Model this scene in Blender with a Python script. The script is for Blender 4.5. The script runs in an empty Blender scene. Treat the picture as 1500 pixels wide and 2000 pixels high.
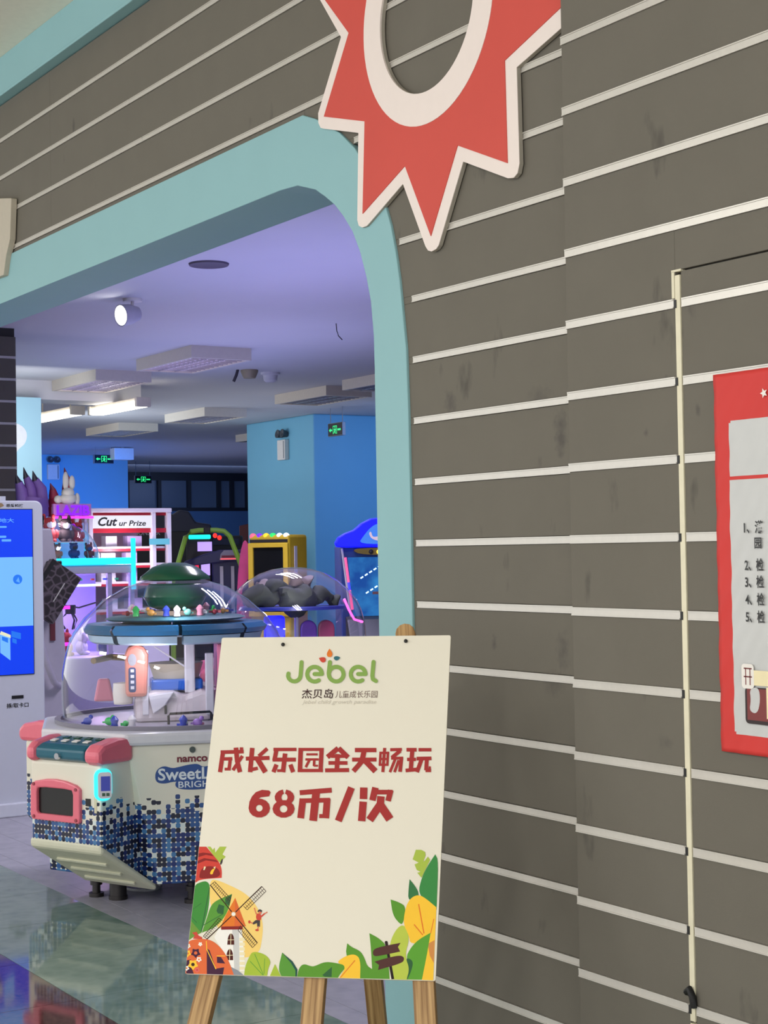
import bpy, bmesh, math, random
from mathutils import Matrix, Vector
R = math.radians
SC = bpy.context.scene
COL = SC.collection

# ------------------------------------------------------------------ camera, world, large lights, exposure
def look(yaw, pitch, roll):
    f = Vector((-math.sin(yaw)*math.cos(pitch), math.cos(yaw)*math.cos(pitch), math.sin(pitch)))
    r = Vector((math.cos(yaw), math.sin(yaw), 0)); u = r.cross(f)
    c, s = math.cos(roll), math.sin(roll)
    r2 = r*c + u*s; u2 = u*c - r*s
    return Matrix((r2, u2, -f)).transposed()
cd = bpy.data.cameras.new('camera'); cam = bpy.data.objects.new('camera', cd); COL.objects.link(cam)
cam.matrix_world = Matrix.Translation((0, 0, 1.45)) @ look(1.00706, .02338, -.01704).to_4x4()
cd.sensor_fit = 'VERTICAL'; cd.sensor_height = 36; cd.lens = 57.6; cd.clip_start = .05; cd.clip_end = 200
SC.camera = cam
SC.view_settings.view_transform = 'Standard'; SC.view_settings.look = 'None'
SC.view_settings.gamma = 1; SC.view_settings.use_curve_mapping = False
SC.view_settings.exposure = 0.0

w = bpy.data.worlds.new('mall_ambient'); SC.world = w; w.use_nodes = True
w.node_tree.nodes['Background'].inputs[0].default_value = (.965, .985, 1.0, 1)
w.node_tree.nodes['Background'].inputs[1].default_value = 1.66

def area(name, loc, rot, sx, sy, power, col, spread=180):
    l = bpy.data.lights.new(name, 'AREA'); l.shape = 'RECTANGLE'; l.size = sx; l.size_y = sy
    l.energy = power; l.color = col; l.spread = R(spread)
    o = bpy.data.objects.new(name, l); COL.objects.link(o); o.location = loc; o.rotation_euler = [R(a) for a in rot]
    return o
WARM = (1.0, .985, .95); PUR = (.52, .46, 1.0); BLU = (.25, .45, 1.0)
# mall corridor ceiling lamps
for lx, pw_ in ((.3, 148), (-2.8, 30), (-5.8, 65), (-8.8, 65)):
    area('corridor_lamp', (lx, -3.6, 3.72), (32, 0, 0), 1.2, .5, pw_, WARM)
# arcade fill: unseen area lights added to colour and brighten the room
area('fill_light', (-8.8, 5.2, 2.0), (180, 0, 0), 3.0, 2.0, 27, (.38, .38, 1.0))
area('fill_light', (-13.2, 6.6, 2.1), (180, 0, 0), 4.0, 2.0, 26, (.42, .45, 1.0))
area('fill_light', (-18.5, 9.3, 2.3), (180, 0, 0), 5.0, 2.5, 12, (.84, .86, 1.0))
area('fill_light', (-26.5, 13.0, 2.3), (180, 0, 0), 5.0, 3.0, 8, (.62, .66, 1.0))
for dy in (-.17, 0, .17):
    area('tube_lamp', (-7.4, 4.6+dy, 3.25), (0, 0, 0), 1.2, .05, 26, (.88, .84, 1.0)); area('tube_lamp', (-11.0, 6.0+dy, 3.2), (0, 0, 0), 1.2, .05, 21, (.74, .70, 1.0), 105)
area('fill_light', (-15.2, 5.6, 2.5), (0, 90, 0), .8, .8, 12, (.95, .98, 1.0))
area('fill_light', (-20.0, 7.8, 2.6), (80, 0, 0), 1.2, .8, 22, (.75, .88, 1.0))
area('fill_light', (-16.8, 11.8, 3.2), (0, 35, 0), 1.2, 1.2, 70, BLU)
area('fill_light', (-23.2, 10.4, 2.4), (0, 74, 0), 1.0, 1.6, 80, (.04, .22, 1.0), 90)
area('fill_light', (-31.0, 15.0, 3.2), (0, 40, 0), 1.2, 4.0, 60, (.40, .55, 1.0))
def glow(name, loc, power, col, r=.05):
    l = bpy.data.lights.new(name, 'POINT'); l.energy = power; l.color = col; l.shadow_soft_size = r
    o = bpy.data.objects.new(name, l); COL.objects.link(o); o.location = loc; return o

# ------------------------------------------------------------------ helpers
def S(r, g, b):
    def c(v):
        v /= 255.0
        return v/12.92 if v <= .04045 else ((v+.055)/1.055)**2.4
    return (c(r), c(g), c(b))
MATS = {}
def mat(name, rgb, rough=.5, metal=0, emit=0, noise=.06, nscale=30, bump=0, spec=.5, coat=0):
    if name in MATS: return MATS[name]
    m = bpy.data.materials.new(name); m.use_nodes = True; nt = m.node_tree; b = nt.nodes['Principled BSDF']
    c = S(*rgb)
    b.inputs['Roughness'].default_value = rough; b.inputs['Metallic'].default_value = metal
    b.inputs['Specular IOR Level'].default_value = spec; b.inputs['Coat Weight'].default_value = coat
    if emit:
        b.inputs['Base Color'].default_value = (c[0]*.3, c[1]*.3, c[2]*.3, 1)
        b.inputs['Emission Color'].default_value = (*c, 1); b.inputs['Emission Strength'].default_value = emit
    else:
        tc = nt.nodes.new('ShaderNodeTexCoord'); n = nt.nodes.new('ShaderNodeTexNoise')
        n.inputs['Scale'].default_value = nscale; n.inputs['Detail'].default_value = 5
        nt.links.new(tc.outputs['Object'], n.inputs['Vector'])
        mx = nt.nodes.new('ShaderNodeMix'); mx.data_type = 'RGBA'
        mx.inputs[6].default_value = (*[v*(1-noise) for v in c], 1); mx.inputs[7].default_value = (*[min(1, v*(1+noise)) for v in c], 1)
        nt.links.new(n.outputs['Fac'], mx.inputs[0]); nt.links.new(mx.outputs[2], b.inputs['Base Color'])
        if bump:
            bp = nt.nodes.new('ShaderNodeBump'); bp.inputs['Strength'].default_value = bump; bp.inputs['Distance'].default_value = .01
            nt.links.new(n.outputs['Fac'], bp.inputs['Height']); nt.links.new(bp.outputs[0], b.inputs['Normal'])
    MATS[name] = m
    return m
def N(nt, t, **kw):
    n = nt.nodes.new(t)
    for k, v in kw.items():
        if isinstance(k, str) and k.startswith('i_'): n.inputs[int(k[2:])].default_value = v
        else: setattr(n, k, v)
    return n
def glassy(name, tint, ior, tintfac=0.0):
    m = bpy.data.materials.new(name); m.use_nodes = True; nt = m.node_tree
    nt.nodes.remove(nt.nodes['Principled BSDF']); out = nt.nodes['Material Output']
    tr = N(nt, 'ShaderNodeBsdfTransparent'); tr.inputs[0].default_value = (*tint, 1)
    gl = N(nt, 'ShaderNodeBsdfGlossy'); gl.inputs['Roughness'].default_value = .03; gl.inputs[0].default_value = (1, 1, 1, 1)
    lw = N(nt, 'ShaderNodeLayerWeight'); lw.inputs[0].default_value = .5
    pw = N(nt, 'ShaderNodeMath', operation='POWER'); pw.inputs[1].default_value = 4.0; nt.links.new(lw.outputs['Facing'], pw.inputs[0])
    r0 = ((ior-1)/(ior+1))**2
    fr = N(nt, 'ShaderNodeMath', operation='MULTIPLY_ADD'); fr.inputs[1].default_value = .85; fr.inputs[2].default_value = r0+.03; nt.links.new(pw.outputs[0], fr.inputs[0])
    mx = N(nt, 'ShaderNodeMixShader')
    nt.links.new(fr.outputs[0], mx.inputs[0]); nt.links.new(tr.outputs[0], mx.inputs[1]); nt.links.new(gl.outputs[0], mx.inputs[2])
    nt.links.new(mx.outputs[0], out.inputs[0])
    return m

class MB:
    def __init__(s): s.v = []; s.f = []; s.mi = []
    def add(s, vs, fs, mi=0, M=None):
        o = len(s.v)
        s.v += [tuple(M @ Vector(q)) if M else tuple(q) for q in vs]
        for f in fs: s.f.append([i+o for i in f]); s.mi.append(mi)
        return s
    def box(s, x0, x1, y0, y1, z0, z1, mi=0, M=None):
        vs = [(x, y, z) for z in (z0, z1) for y in (y0, y1) for x in (x0, x1)]
        return s.add(vs, [(0, 2, 3, 1), (4, 5, 7, 6), (0, 1, 5, 4), (2, 6, 7, 3), (0, 4, 6, 2), (1, 3, 7, 5)], mi, M)
    def prism(s, poly, lo, hi, axis='y', mi=0, M=None):
        def P(a, b, h): return {'y': (a, h, b), 'z': (a, b, h), 'x': (h, a, b)}[axis]
        n = len(poly)
        vs = [P(a, b, lo) for a, b in poly] + [P(a, b, hi) for a, b in poly]
        fs = [tuple(range(n)), tuple(range(n, 2*n))] + [(i, (i+1) % n, n+(i+1) % n, n+i) for i in range(n)]
        return s.add(vs, fs, mi, M)
    def flat(s, poly, y, mi=0, M=None):
        return s.add([(a, y, b) for a, b in poly], [tuple(range(len(poly)))], mi, M)
    def ring(s, outer, inner, lo, hi, axis='y', mi=0, M=None, closed=True):
        def P(a, b, h): return {'y': (a, h, b), 'z': (a, b, h), 'x': (h, a, b)}[axis]
        n = len(outer); vs = []
        for h in (lo, hi):
            vs += [P(a, b, h) for a, b in outer] + [P(a, b, h) for a, b in inner]
        fs = []
        m = n if closed else n-1
        for i in range(m):
            j = (i+1) % n
            fs += [(i, j, n+j, n+i), (2*n+i, 2*n+j, 3*n+j, 3*n+i), (i, j, 2*n+j, 2*n+i), (n+i, n+j, 3*n+j, 3*n+i)]
        if not closed: fs += [(0, n, 3*n, 2*n), (n-1, 2*n-1, 4*n-1, 3*n-1)]
        return s.add(vs, fs, mi, M)
    def lathe(s, prof, seg=32, c=(0, 0, 0), mi=0, M=None, a0=0, a1=360):
        vs = []; fs = []; n = len(prof); full = (a1-a0) >= 360
        k = seg if full else seg+1
        for i in range(k):
            a = R(a0+(a1-a0)*i/seg)
            vs += [(c[0]+r*math.cos(a), c[1]+r*math.sin(a), c[2]+z) for r, z in prof]
        for i in range(seg):
            j = (i+1) % k
            for q in range(n-1):
                fs.append((i*n+q, j*n+q, j*n+q+1, i*n+q+1))
        return s.add(vs, fs, mi, M)
    def cyl(s, c, r, h, seg=20, mi=0, M=None, r2=None):
        r2 = r if r2 is None else r2
        return s.lathe([(0.0001, 0), (r, 0), (r2, h), (0.0001, h)], seg, c, mi, M)
    def ball(s, c, rx, ry=None, rz=None, seg=16, rings=10, mi=0, M=None):
        ry = ry or rx; rz = rz or rx; vs = []; fs = []
        for i in range(rings+1):
            t = math.pi*i/rings
            for j in range(seg):
                a = 2*math.pi*j/seg
                vs.append((c[0]+rx*math.sin(t)*math.cos(a), c[1]+ry*math.sin(t)*math.sin(a), c[2]-rz*math.cos(t)))
        for i in range(rings):
            for j in range(seg):
                k = (j+1) % seg
                fs.append((i*seg+j, i*seg+k, (i+1)*seg+k, (i+1)*seg+j))
        return s.add(vs, fs, mi, M)
    def tube(s, path, r, seg=10, mi=0, M=None, closed=False):
        path = [Vector(q) for q in path]; n = len(path); vs = []; fs = []
        for i, q in enumerate(path):
            a = path[i-1] if (i or closed) else q; b = path[(i+1) % n] if (i < n-1 or closed) else q
            d = (b-a).normalized(); up = Vector((0, 0, 1)) if abs(d.z) < .9 else Vector((1, 0, 0))
            x = d.cross(up).normalized(); y = x.cross(d)
            rr = r[i] if isinstance(r, (list, tuple)) else r
            vs += [q + x*rr*math.cos(2*math.pi*j/seg) + y*rr*math.sin(2*math.pi*j/seg) for j in range(seg)]
        for i in range(n if closed else n-1):
            for j in range(seg):
                k = (j+1) % seg; i2 = (i+1) % n
                fs.append((i*seg+j, i*seg+k, i2*seg+k, i2*seg+j))
        if not closed: fs += [tuple(range(seg)), tuple(range((n-1)*seg, n*seg))]
        return s.add(vs, fs, mi, M)
    def build(s, name, mats, parent=None, smooth=False, bevel=0, M=None, weld=False):
        me = bpy.data.meshes.new(name); me.from_pydata(s.v, [], s.f)
        if not isinstance(mats, (list, tuple)): mats = [mats]
        for m in mats: me.materials.append(m)
        for p, i in zip(me.polygons, s.mi): p.material_index = i
        bm = bmesh.new(); bm.from_mesh(me)
        if weld: bmesh.ops.remove_doubles(bm, verts=bm.verts, dist=1e-5)
        bmesh.ops.recalc_face_normals(bm, faces=bm.faces); bm.to_mesh(me); bm.free()
        if smooth:
            for p in me.polygons: p.use_smooth = True
            me.set_sharp_from_angle(angle=R(40))
        o = bpy.data.objects.new(name, me); COL.objects.link(o)
        if parent: o.parent = parent
        if M: o.matrix_local = M
        if bevel:
            b = o.modifiers.new('bevel', 'BEVEL'); b.width = bevel; b.segments = 2; b.limit_method = 'ANGLE'; b.angle_limit = R(40)
        return o
def tag(o, label=None, cat=None, group=None, kind=None):
    for k, v in (('label', label), ('category', cat), ('group', group), ('kind', kind)):
        if v: o[k] = v
    return o
def thing(name, label, cat, loc=(0, 0, 0), rz=0, group=None):
    o = bpy.data.objects.new(name, None); COL.objects.link(o); o.empty_display_size = .1
    o.location = loc; o.rotation_euler = (0, 0, R(rz))
    return tag(o, label, cat, group)
def copy_tree(o, parent=None):
    c = o.copy(); COL.objects.link(c); c.parent = parent
    if parent is not None: c.matrix_parent_inverse = o.matrix_parent_inverse.copy()
    for ch in list(o.children): copy_tree(ch, c)
    return c
def chaikin(p, n=2):
    for _ in range(n):
        q = []
        for i in range(len(p)):
            a, b = p[i], p[(i+1) % len(p)]
            q += [(a[0]*.75+b[0]*.25, a[1]*.75+b[1]*.25), (a[0]*.25+b[0]*.75, a[1]*.25+b[1]*.75)]
        p = q
    return p
def rrect(x0, x1, z0, z1, r, n=4):
    out = []
    for cx, cz, a in ((x1-r, z1-r, 0), (x0+r, z1-r, 90), (x0+r, z0+r, 180), (x1-r, z0+r, 270)):
        out += [(cx+r*math.cos(R(a+90*i/n)), cz+r*math.sin(R(a+90*i/n))) for i in range(n+1)]
    return out
def ell(cx, cz, rx, rz=None, n=20):
    rz = rz or rx
    return [(cx+rx*math.cos(2*math.pi*i/n), cz+rz*math.sin(2*math.pi*i/n)) for i in range(n)]
def text(name, s, m, parent, x0, x1, z0, z1, y, bold=0, shear=0, depth=.0004, M=None):
    """lettering fitted to a rectangle in the parent's local x-z plane, facing local -y"""
    cu = bpy.data.curves.new(name, 'FONT'); cu.body = s; cu.offset = bold; cu.shear = shear; cu.resolution_u = 3
    t = bpy.data.objects.new(name, cu); COL.objects.link(t)
    me = bpy.data.meshes.new_from_object(t); bpy.data.objects.remove(t); bpy.data.curves.remove(cu)
    xs = [v.co.x for v in me.vertices] or [0, 1]; ys = [v.co.y for v in me.vertices] or [0, 1]
    a, b, c, d = min(xs), max(xs), min(ys), max(ys)
    for v in me.vertices:
        v.co = Vector((x0+(v.co.x-a)/max(1e-6, b-a)*(x1-x0), y, z0+(v.co.y-c)/max(1e-6, d-c)*(z1-z0)))
    me.materials.clear(); me.materials.append(m)
    o = bpy.data.objects.new(name, me); COL.objects.link(o); o.parent = parent
    if M: o.matrix_local = M
    return o
random.seed(7)
ART=[
('printed_windmill','yel2',1,[-2644,2257,-2434,2238,-2097,2109,-1760,1960,-1512,1765,-1303,1483,-1201,1179,-1198,854,-1235,530,-1559,394,-1838,473,-2279,1003,-2579,1656]),
('printed_monster_house','lime',0,[-2790,3056,-2708,3057,-2641,2981,-2601,3038,-2571,2913,-2475,3061,-2300,3063,-2385,2870,-2297,2815,-2421,2666,-2535,2755,-2669,2912]),
('printed_monster_house','red',1,[-3059,3053,-3059,3053,-2814,3056,-2814,3056,-2589,2822,-2433,2666,-2356,2486,-2343,2295,-2343,2295,-2876,2253,-2994,2161,-3050,2183,-3060,2543]),
('printed_monster_house','dred',0,[-3045,2884,-2879,2909,-2678,2889,-2601,2822,-2803,2853,-3042,2793]),
('printed_monster_house','dred',0,[-3039,2702,-2841,2773,-2533,2732,-2469,2677,-2788,2717,-3035,2630]),
('printed_monster_house','dred',1,[-2919,2320,-2883,2523,-2681,2594,-2442,2530,-2360,2306,-2877,2264]),
('printed_monster_house','cream',0,[-2827,2479,-2818,2570,-2770,2559,-2797,2479]),
('printed_monster_house','cream',0,[-2579,2551,-2528,2574,-2532,2511]),
('printed_monster_house','yel',1,[-2658,2380,-2624,2493,-2524,2540,-2571,2438,-2576,2375]),
('printed_monster_house','dark',1,[-2429,2632,-2405,2734,-2364,2780,-2363,2667,-2392,2610]),
('printed_leaves','olive',0,[-3045,1294,-2710,972,-2840,904,-3033,790,-3049,1030]),
('printed_leaves','green',1,[-3056,2093,-2780,2221,-2659,2178,-2611,2056,-2590,1656,-2616,1368,-2710,972,-2710,972,-3045,1294,-3045,1294,-3051,1647]),
('printed_leaves','green2',1,[-2699,972,-2699,972,-2611,1325,-2551,1612,-2427,1748,-2053,1910,-2053,1910,-2069,1622,-2177,1334,-2402,1088]),
('printed_leaves','dgreen',0,[-2202,1796,-2042,1910,-2081,1622,-2191,1686]),
('printed_leaves','dgreen',0,[-2390,1505,-2349,1661,-2207,1619,-2209,1421,-2349,1440]),
('printed_leaves','dgreen',0,[-2702,992,-2612,2054,-2633,2057,-2723,995]),
('printed_leaves','dgreen',0,[-2847,1216,-3046,1344,-3054,1331,-2856,1204]),
('printed_leaves','dgreen',0,[-2679,1141,-2227,1414,-2236,1427,-2688,1154]),
('printed_leaves','dgreen',0,[-2997,1511,-2785,1670,-2792,1679,-3005,1520]),
('printed_windmill','white',0,[-2288,1090,-1720,1103,-1532,117,-1821,88,-2063,467,-2379,871]),
('printed_windmill','grey',0,[-1955,1065,-1785,1069,-1676,103,-1799,89]),
('printed_windmill','cream',0,[-1754,874,-1625,877,-1613,801,-1746,798]),
('printed_windmill','cream',0,[-1743,762,-1614,765,-1602,689,-1735,686]),
('printed_windmill','cream',0,[-1731,650,-1603,653,-1591,578,-1724,574]),
('printed_windmill','cream',0,[-1720,538,-1592,541,-1580,466,-1713,463]),
('printed_windmill','cream',0,[-1709,427,-1581,430,-1569,355,-1701,352]),
('printed_windmill','cream',0,[-1698,315,-1570,319,-1558,244,-1690,241]),
('printed_windmill','cream',0,[-1687,205,-1559,208,-1547,134,-1679,130]),
('printed_windmill','dark2',1,[-2038,705,-2038,705,-2044,896,-1977,995,-1890,899,-1866,709,-1866,709]),
('printed_windmill','cream',0,[-1983,984,-1962,711,-1948,711,-1969,984]),
('printed_windmill','cream',0,[-2040,811,-1877,819,-1879,832,-2042,824]),
('printed_windmill','dark2',1,[-2028,344,-2028,344,-2034,532,-1967,631,-1880,536,-1857,348,-1857,348]),
('printed_windmill','cream',0,[-1973,620,-1952,350,-1938,350,-1959,620]),
('printed_windmill','cream',0,[-2030,449,-1868,457,-1869,470,-2031,462]),
('printed_windmill','orange',0,[-1957,1823,-1622,1148,-2246,1124,-2159,1378]),
('printed_windmill','orange2',0,[-1957,1823,-1622,1148,-1905,1131]),
('printed_windmill','dred',0,[-2235,1129,-1702,1151,-1694,1071,-2227,1052]),
('printed_windmill','brown',0,[-1949,1438,-2609,2131,-2627,2115,-1967,1422]),
('printed_windmill','brown',0,[-2516,2198,-2069,1794,-2060,1803,-2506,2208]),
('printed_windmill','brown',0,[-2590,2118,-2506,2198,-2516,2208,-2600,2128]),
('printed_windmill','brown',0,[-2104,1684,-2058,1796,-2071,1802,-2117,1690]),
('printed_windmill','brown',0,[-2557,2159,-2092,1739,-2084,1747,-2549,2167]),
('printed_windmill','brown',0,[-2547,2080,-2467,2163,-2474,2169,-2554,2087]),
('printed_windmill','brown',0,[-2503,2040,-2426,2126,-2433,2132,-2510,2047]),
('printed_windmill','brown',0,[-2459,2001,-2385,2089,-2392,2095,-2466,2007]),
('printed_windmill','brown',0,[-2414,1961,-2344,2053,-2352,2058,-2422,1967]),
('printed_windmill','brown',0,[-2370,1922,-2304,2016,-2311,2021,-2378,1927]),
('printed_windmill','brown',0,[-2326,1882,-2263,1979,-2271,1984,-2334,1887]),
('printed_windmill','brown',0,[-2282,1843,-2222,1943,-2230,1948,-2290,1847]),
('printed_windmill','brown',0,[-2238,1803,-2182,1906,-2190,1911,-2246,1808]),
('printed_windmill','brown',0,[-2194,1764,-2141,1870,-2150,1874,-2202,1768]),
('printed_windmill','brown',0,[-2150,1725,-2101,1833,-2109,1837,-2159,1729]),
('printed_windmill','brown',0,[-1949,1422,-1313,2096,-1332,2114,-1968,1439]),
('printed_windmill','brown',0,[-1626,1533,-1204,1987,-1214,1996,-1636,1542]),
('printed_windmill','brown',0,[-1731,1619,-1636,1533,-1627,1542,-1722,1629]),
('printed_windmill','brown',0,[-1327,2100,-1214,1987,-1204,1996,-1318,2109]),
('printed_windmill','brown',0,[-1674,1577,-1261,2044,-1270,2052,-1683,1585]),
('printed_windmill','brown',0,[-1693,1664,-1596,1576,-1590,1582,-1687,1671]),
('printed_windmill','brown',0,[-1656,1708,-1558,1617,-1552,1623,-1650,1714]),
('printed_windmill','brown',0,[-1620,1752,-1519,1658,-1513,1664,-1613,1758]),
('printed_windmill','brown',0,[-1583,1795,-1481,1699,-1475,1706,-1577,1802]),
('printed_windmill','brown',0,[-1546,1839,-1443,1741,-1437,1747,-1540,1845]),
('printed_windmill','brown',0,[-1510,1883,-1404,1782,-1398,1788,-1503,1889]),
('printed_windmill','brown',0,[-1473,1927,-1366,1823,-1360,1829,-1467,1933]),
('printed_windmill','brown',0,[-1436,1970,-1328,1865,-1321,1870,-1430,1976]),
('printed_windmill','brown',0,[-1399,2014,-1289,1906,-1283,1912,-1393,2020]),
('printed_windmill','brown',0,[-1362,2058,-1251,1947,-1244,1953,-1356,2064]),
('printed_windmill','brown',0,[-1968,1439,-2576,820,-2557,803,-1949,1422]),
('printed_windmill','brown',0,[-2320,1335,-2656,895,-2645,886,-2308,1327]),
('printed_windmill','brown',0,[-2212,1272,-2310,1336,-2317,1325,-2219,1262]),
('printed_windmill','brown',0,[-2554,839,-2647,896,-2654,885,-2561,829]),
('printed_windmill','brown',0,[-2269,1302,-2609,866,-2599,859,-2260,1295]),
('printed_windmill','brown',0,[-2244,1231,-2342,1294,-2347,1287,-2249,1224]),
('printed_windmill','brown',0,[-2276,1192,-2373,1254,-2378,1247,-2280,1184]),
('printed_windmill','brown',0,[-2307,1152,-2404,1214,-2408,1207,-2311,1145]),
('printed_windmill','brown',0,[-2338,1113,-2434,1174,-2439,1167,-2343,1106]),
('printed_windmill','brown',0,[-2369,1073,-2465,1134,-2470,1127,-2374,1066]),
('printed_windmill','brown',0,[-2400,1034,-2496,1094,-2500,1087,-2405,1027]),
('printed_windmill','brown',0,[-2431,995,-2526,1054,-2531,1047,-2436,987]),
('printed_windmill','brown',0,[-2462,955,-2557,1014,-2561,1007,-2467,948]),
('printed_windmill','brown',0,[-2493,916,-2587,974,-2592,967,-2498,909]),
('printed_windmill','brown',0,[-2524,877,-2618,934,-2622,927,-2529,870]),
('printed_windmill','brown',0,[-1967,1422,-1316,757,-1298,773,-1949,1438]),
('printed_windmill','brown',0,[-1810,1042,-1420,646,-1411,655,-1801,1051]),
('printed_windmill','brown',0,[-1760,1170,-1812,1049,-1799,1044,-1747,1165]),
('printed_windmill','brown',0,[-1312,770,-1420,655,-1410,646,-1302,761]),
('printed_windmill','brown',0,[-1783,1103,-1365,704,-1357,712,-1776,1111]),
('printed_windmill','brown',0,[-1717,1133,-1774,1012,-1765,1008,-1709,1129]),
('printed_windmill','brown',0,[-1676,1096,-1738,976,-1730,972,-1668,1092]),
('printed_windmill','brown',0,[-1635,1059,-1703,940,-1694,936,-1627,1055]),
('printed_windmill','brown',0,[-1595,1023,-1667,904,-1659,900,-1587,1018]),
('printed_windmill','brown',0,[-1554,986,-1631,868,-1624,863,-1546,981]),
('printed_windmill','brown',0,[-1513,950,-1596,833,-1588,827,-1505,945]),
('printed_windmill','brown',0,[-1472,914,-1560,797,-1553,791,-1465,908]),
('printed_windmill','brown',0,[-1432,877,-1525,761,-1518,755,-1424,872]),
('printed_windmill','brown',0,[-1391,841,-1489,725,-1482,719,-1384,835]),
('printed_windmill','brown',0,[-1351,805,-1454,689,-1447,684,-1344,799]),
('printed_windmill','tan',0,[-1885,1432,-1892,1396,-1916,1370,-1951,1360,-1989,1369,-2018,1394,-2031,1429,-2025,1464,-2001,1490,-1965,1500,-1928,1492,-1899,1467]),
('printed_windmill','white',0,[-1910,1431,-1914,1408,-1930,1391,-1954,1384,-1978,1390,-1997,1406,-2006,1429,-2002,1452,-1986,1470,-1963,1476,-1938,1471,-1919,1454]),
('printed_figure','skin',0,[-1381,1442,-1448,1594,-1473,1585,-1406,1433]),
('printed_figure','redp',0,[-1268,1361,-1174,1450,-1200,1476,-1294,1387]),
('printed_figure','skin',0,[-1190,1442,-1119,1487,-1134,1508,-1205,1462]),
('printed_figure','redp',1,[-1403,1459,-1278,1461,-1257,1287,-1387,1295]),
('printed_figure','skin',0,[-1264,1484,-1267,1465,-1280,1451,-1299,1446,-1319,1450,-1334,1464,-1341,1482,-1338,1501,-1325,1515,-1306,1520,-1286,1515,-1271,1502]),
('printed_figure','dark',1,[-1375,1525,-1322,1566,-1250,1528,-1269,1484,-1328,1515,-1358,1471]),
('printed_figure','dark',0,[-1394,1302,-1289,1295,-1280,1145,-1347,1143,-1358,1230,-1445,1191,-1471,1228]),
('printed_figure','skin',0,[-1452,1224,-1536,1270,-1549,1248,-1465,1202]),
('printed_figure','skin',0,[-1326,1159,-1345,1082,-1319,1075,-1299,1151]),
('printed_figure','redp',0,[-1519,1253,-1521,1233,-1531,1219,-1545,1213,-1560,1218,-1572,1232,-1578,1252,-1576,1272,-1567,1286,-1552,1292,-1537,1287,-1525,1273]),
('printed_figure','redp',0,[-1297,1064,-1302,1051,-1317,1041,-1340,1037,-1362,1040,-1380,1049,-1387,1062,-1382,1075,-1367,1085,-1345,1089,-1322,1086,-1304,1077]),
('printed_tent','slate',0,[-1899,193,-1711,112,-1566,5,-1811,-14]),
('printed_tent','orange3',1,[-2986,-7,-2986,-7,-3061,443,-3048,725,-2898,815,-2557,834,-2319,742,-2068,510,-1902,214,-1801,-1,-1801,-1]),
('printed_tent','redp',0,[-2939,967,-2827,991,-2771,905,-2675,864,-2670,820,-2900,826,-2863,903]),
('printed_tent','plum',0,[-2533,607,-2460,565,-2255,141,-2056,178,-2071,3,-2465,-8]),
('printed_tent','plum',0,[-2262,419,-2159,411,-2042,264,-2242,274]),
('printed_tent','yel',0,[-2573,779,-2538,563,-2518,564,-2553,780]),
('printed_tent','yel',0,[-2539,581,-2263,126,-2245,134,-2521,590]),
('printed_tent','yel',0,[-2268,428,-2060,433,-2062,450,-2270,445]),
('printed_tent','plum',0,[-3024,314,-2890,339,-2900,231,-2783,-1,-2965,5,-3019,121]),
('printed_tent','plum',1,[-2654,456,-2740,435,-2776,359,-2831,431,-2922,446,-2870,512,-2890,598,-2803,566,-2724,604,-2723,518]),
('printed_tent','orange3',0,[-2751,494,-2760,465,-2789,452,-2820,463,-2836,491,-2826,520,-2798,533,-2767,522]),
('printed_tent','yel',1,[-2891,451,-2954,435,-2980,380,-3020,432,-3086,443,-3048,491,-3063,553,-2999,530,-2942,558,-2941,495]),
('printed_tent','orange2',0,[-2962,478,-2968,457,-2989,448,-3012,456,-3023,476,-3016,497,-2996,506,-2973,498]),
('printed_tent','white',1,[-2926,631,-2971,620,-2990,581,-3018,618,-3065,626,-3038,660,-3049,704,-3004,688,-2963,708,-2962,663]),
('printed_tent','yel',0,[-2977,650,-2981,636,-2996,629,-3012,635,-3020,649,-3016,664,-3001,671,-2985,665]),
('printed_tent','white',1,[-2640,684,-2679,674,-2695,640,-2720,673,-2761,679,-2737,709,-2746,748,-2707,734,-2671,751,-2671,712]),
('printed_tent','cream',0,[-2683,701,-2688,688,-2700,682,-2715,687,-2722,700,-2717,713,-2705,718,-2690,713]),
('printed_tent','yel',1,[-2683,184,-2775,161,-2813,81,-2871,158,-2967,173,-2912,243,-2934,333,-2841,300,-2758,340,-2756,249]),
('printed_tent','brown',0,[-2786,224,-2796,193,-2826,180,-2859,192,-2876,221,-2866,252,-2836,265,-2803,253]),
('printed_tent','white',1,[-2616,323,-2666,311,-2687,267,-2719,309,-2771,317,-2741,355,-2753,405,-2702,386,-2657,408,-2656,359]),
('printed_tent','orange',0,[-2672,345,-2678,328,-2694,321,-2712,327,-2721,343,-2716,360,-2699,367,-2681,361]),
('printed_tent','white',1,[-2899,113,-2946,102,-2966,60,-2996,100,-3046,108,-3017,144,-3028,190,-2981,173,-2938,193,-2937,147]),
('printed_tent','orange',0,[-2952,133,-2957,118,-2973,111,-2990,117,-2998,132,-2993,148,-2978,155,-2961,149]),
('printed_tent','pink',1,[-2634,76,-2684,64,-2705,20,-2736,62,-2789,70,-2759,108,-2770,157,-2720,139,-2675,161,-2674,111]),
('printed_tent','redp',0,[-2690,97,-2695,81,-2712,74,-2730,80,-2739,96,-2734,113,-2717,120,-2699,114]),
('printed_leaves','lime2',1,[-1554,-3,-1554,-3,-1551,202,-1474,439,-1396,569,-1098,512,-926,345,-989,174,-995,-1,-995,-1]),
('printed_leaves','green2',0,[-1352,503,-1093,19,-1079,25,-1338,509]),
('printed_leaves','green2',0,[-1446,327,-1103,17,-1092,27,-1435,338]),
('printed_leaves','green2',0,[-1095,406,-1084,44,-1070,44,-1082,405]),
('printed_leaves','lime2',1,[-929,5,-929,5,-831,284,-831,284,-662,8,-662,8]),
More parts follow.
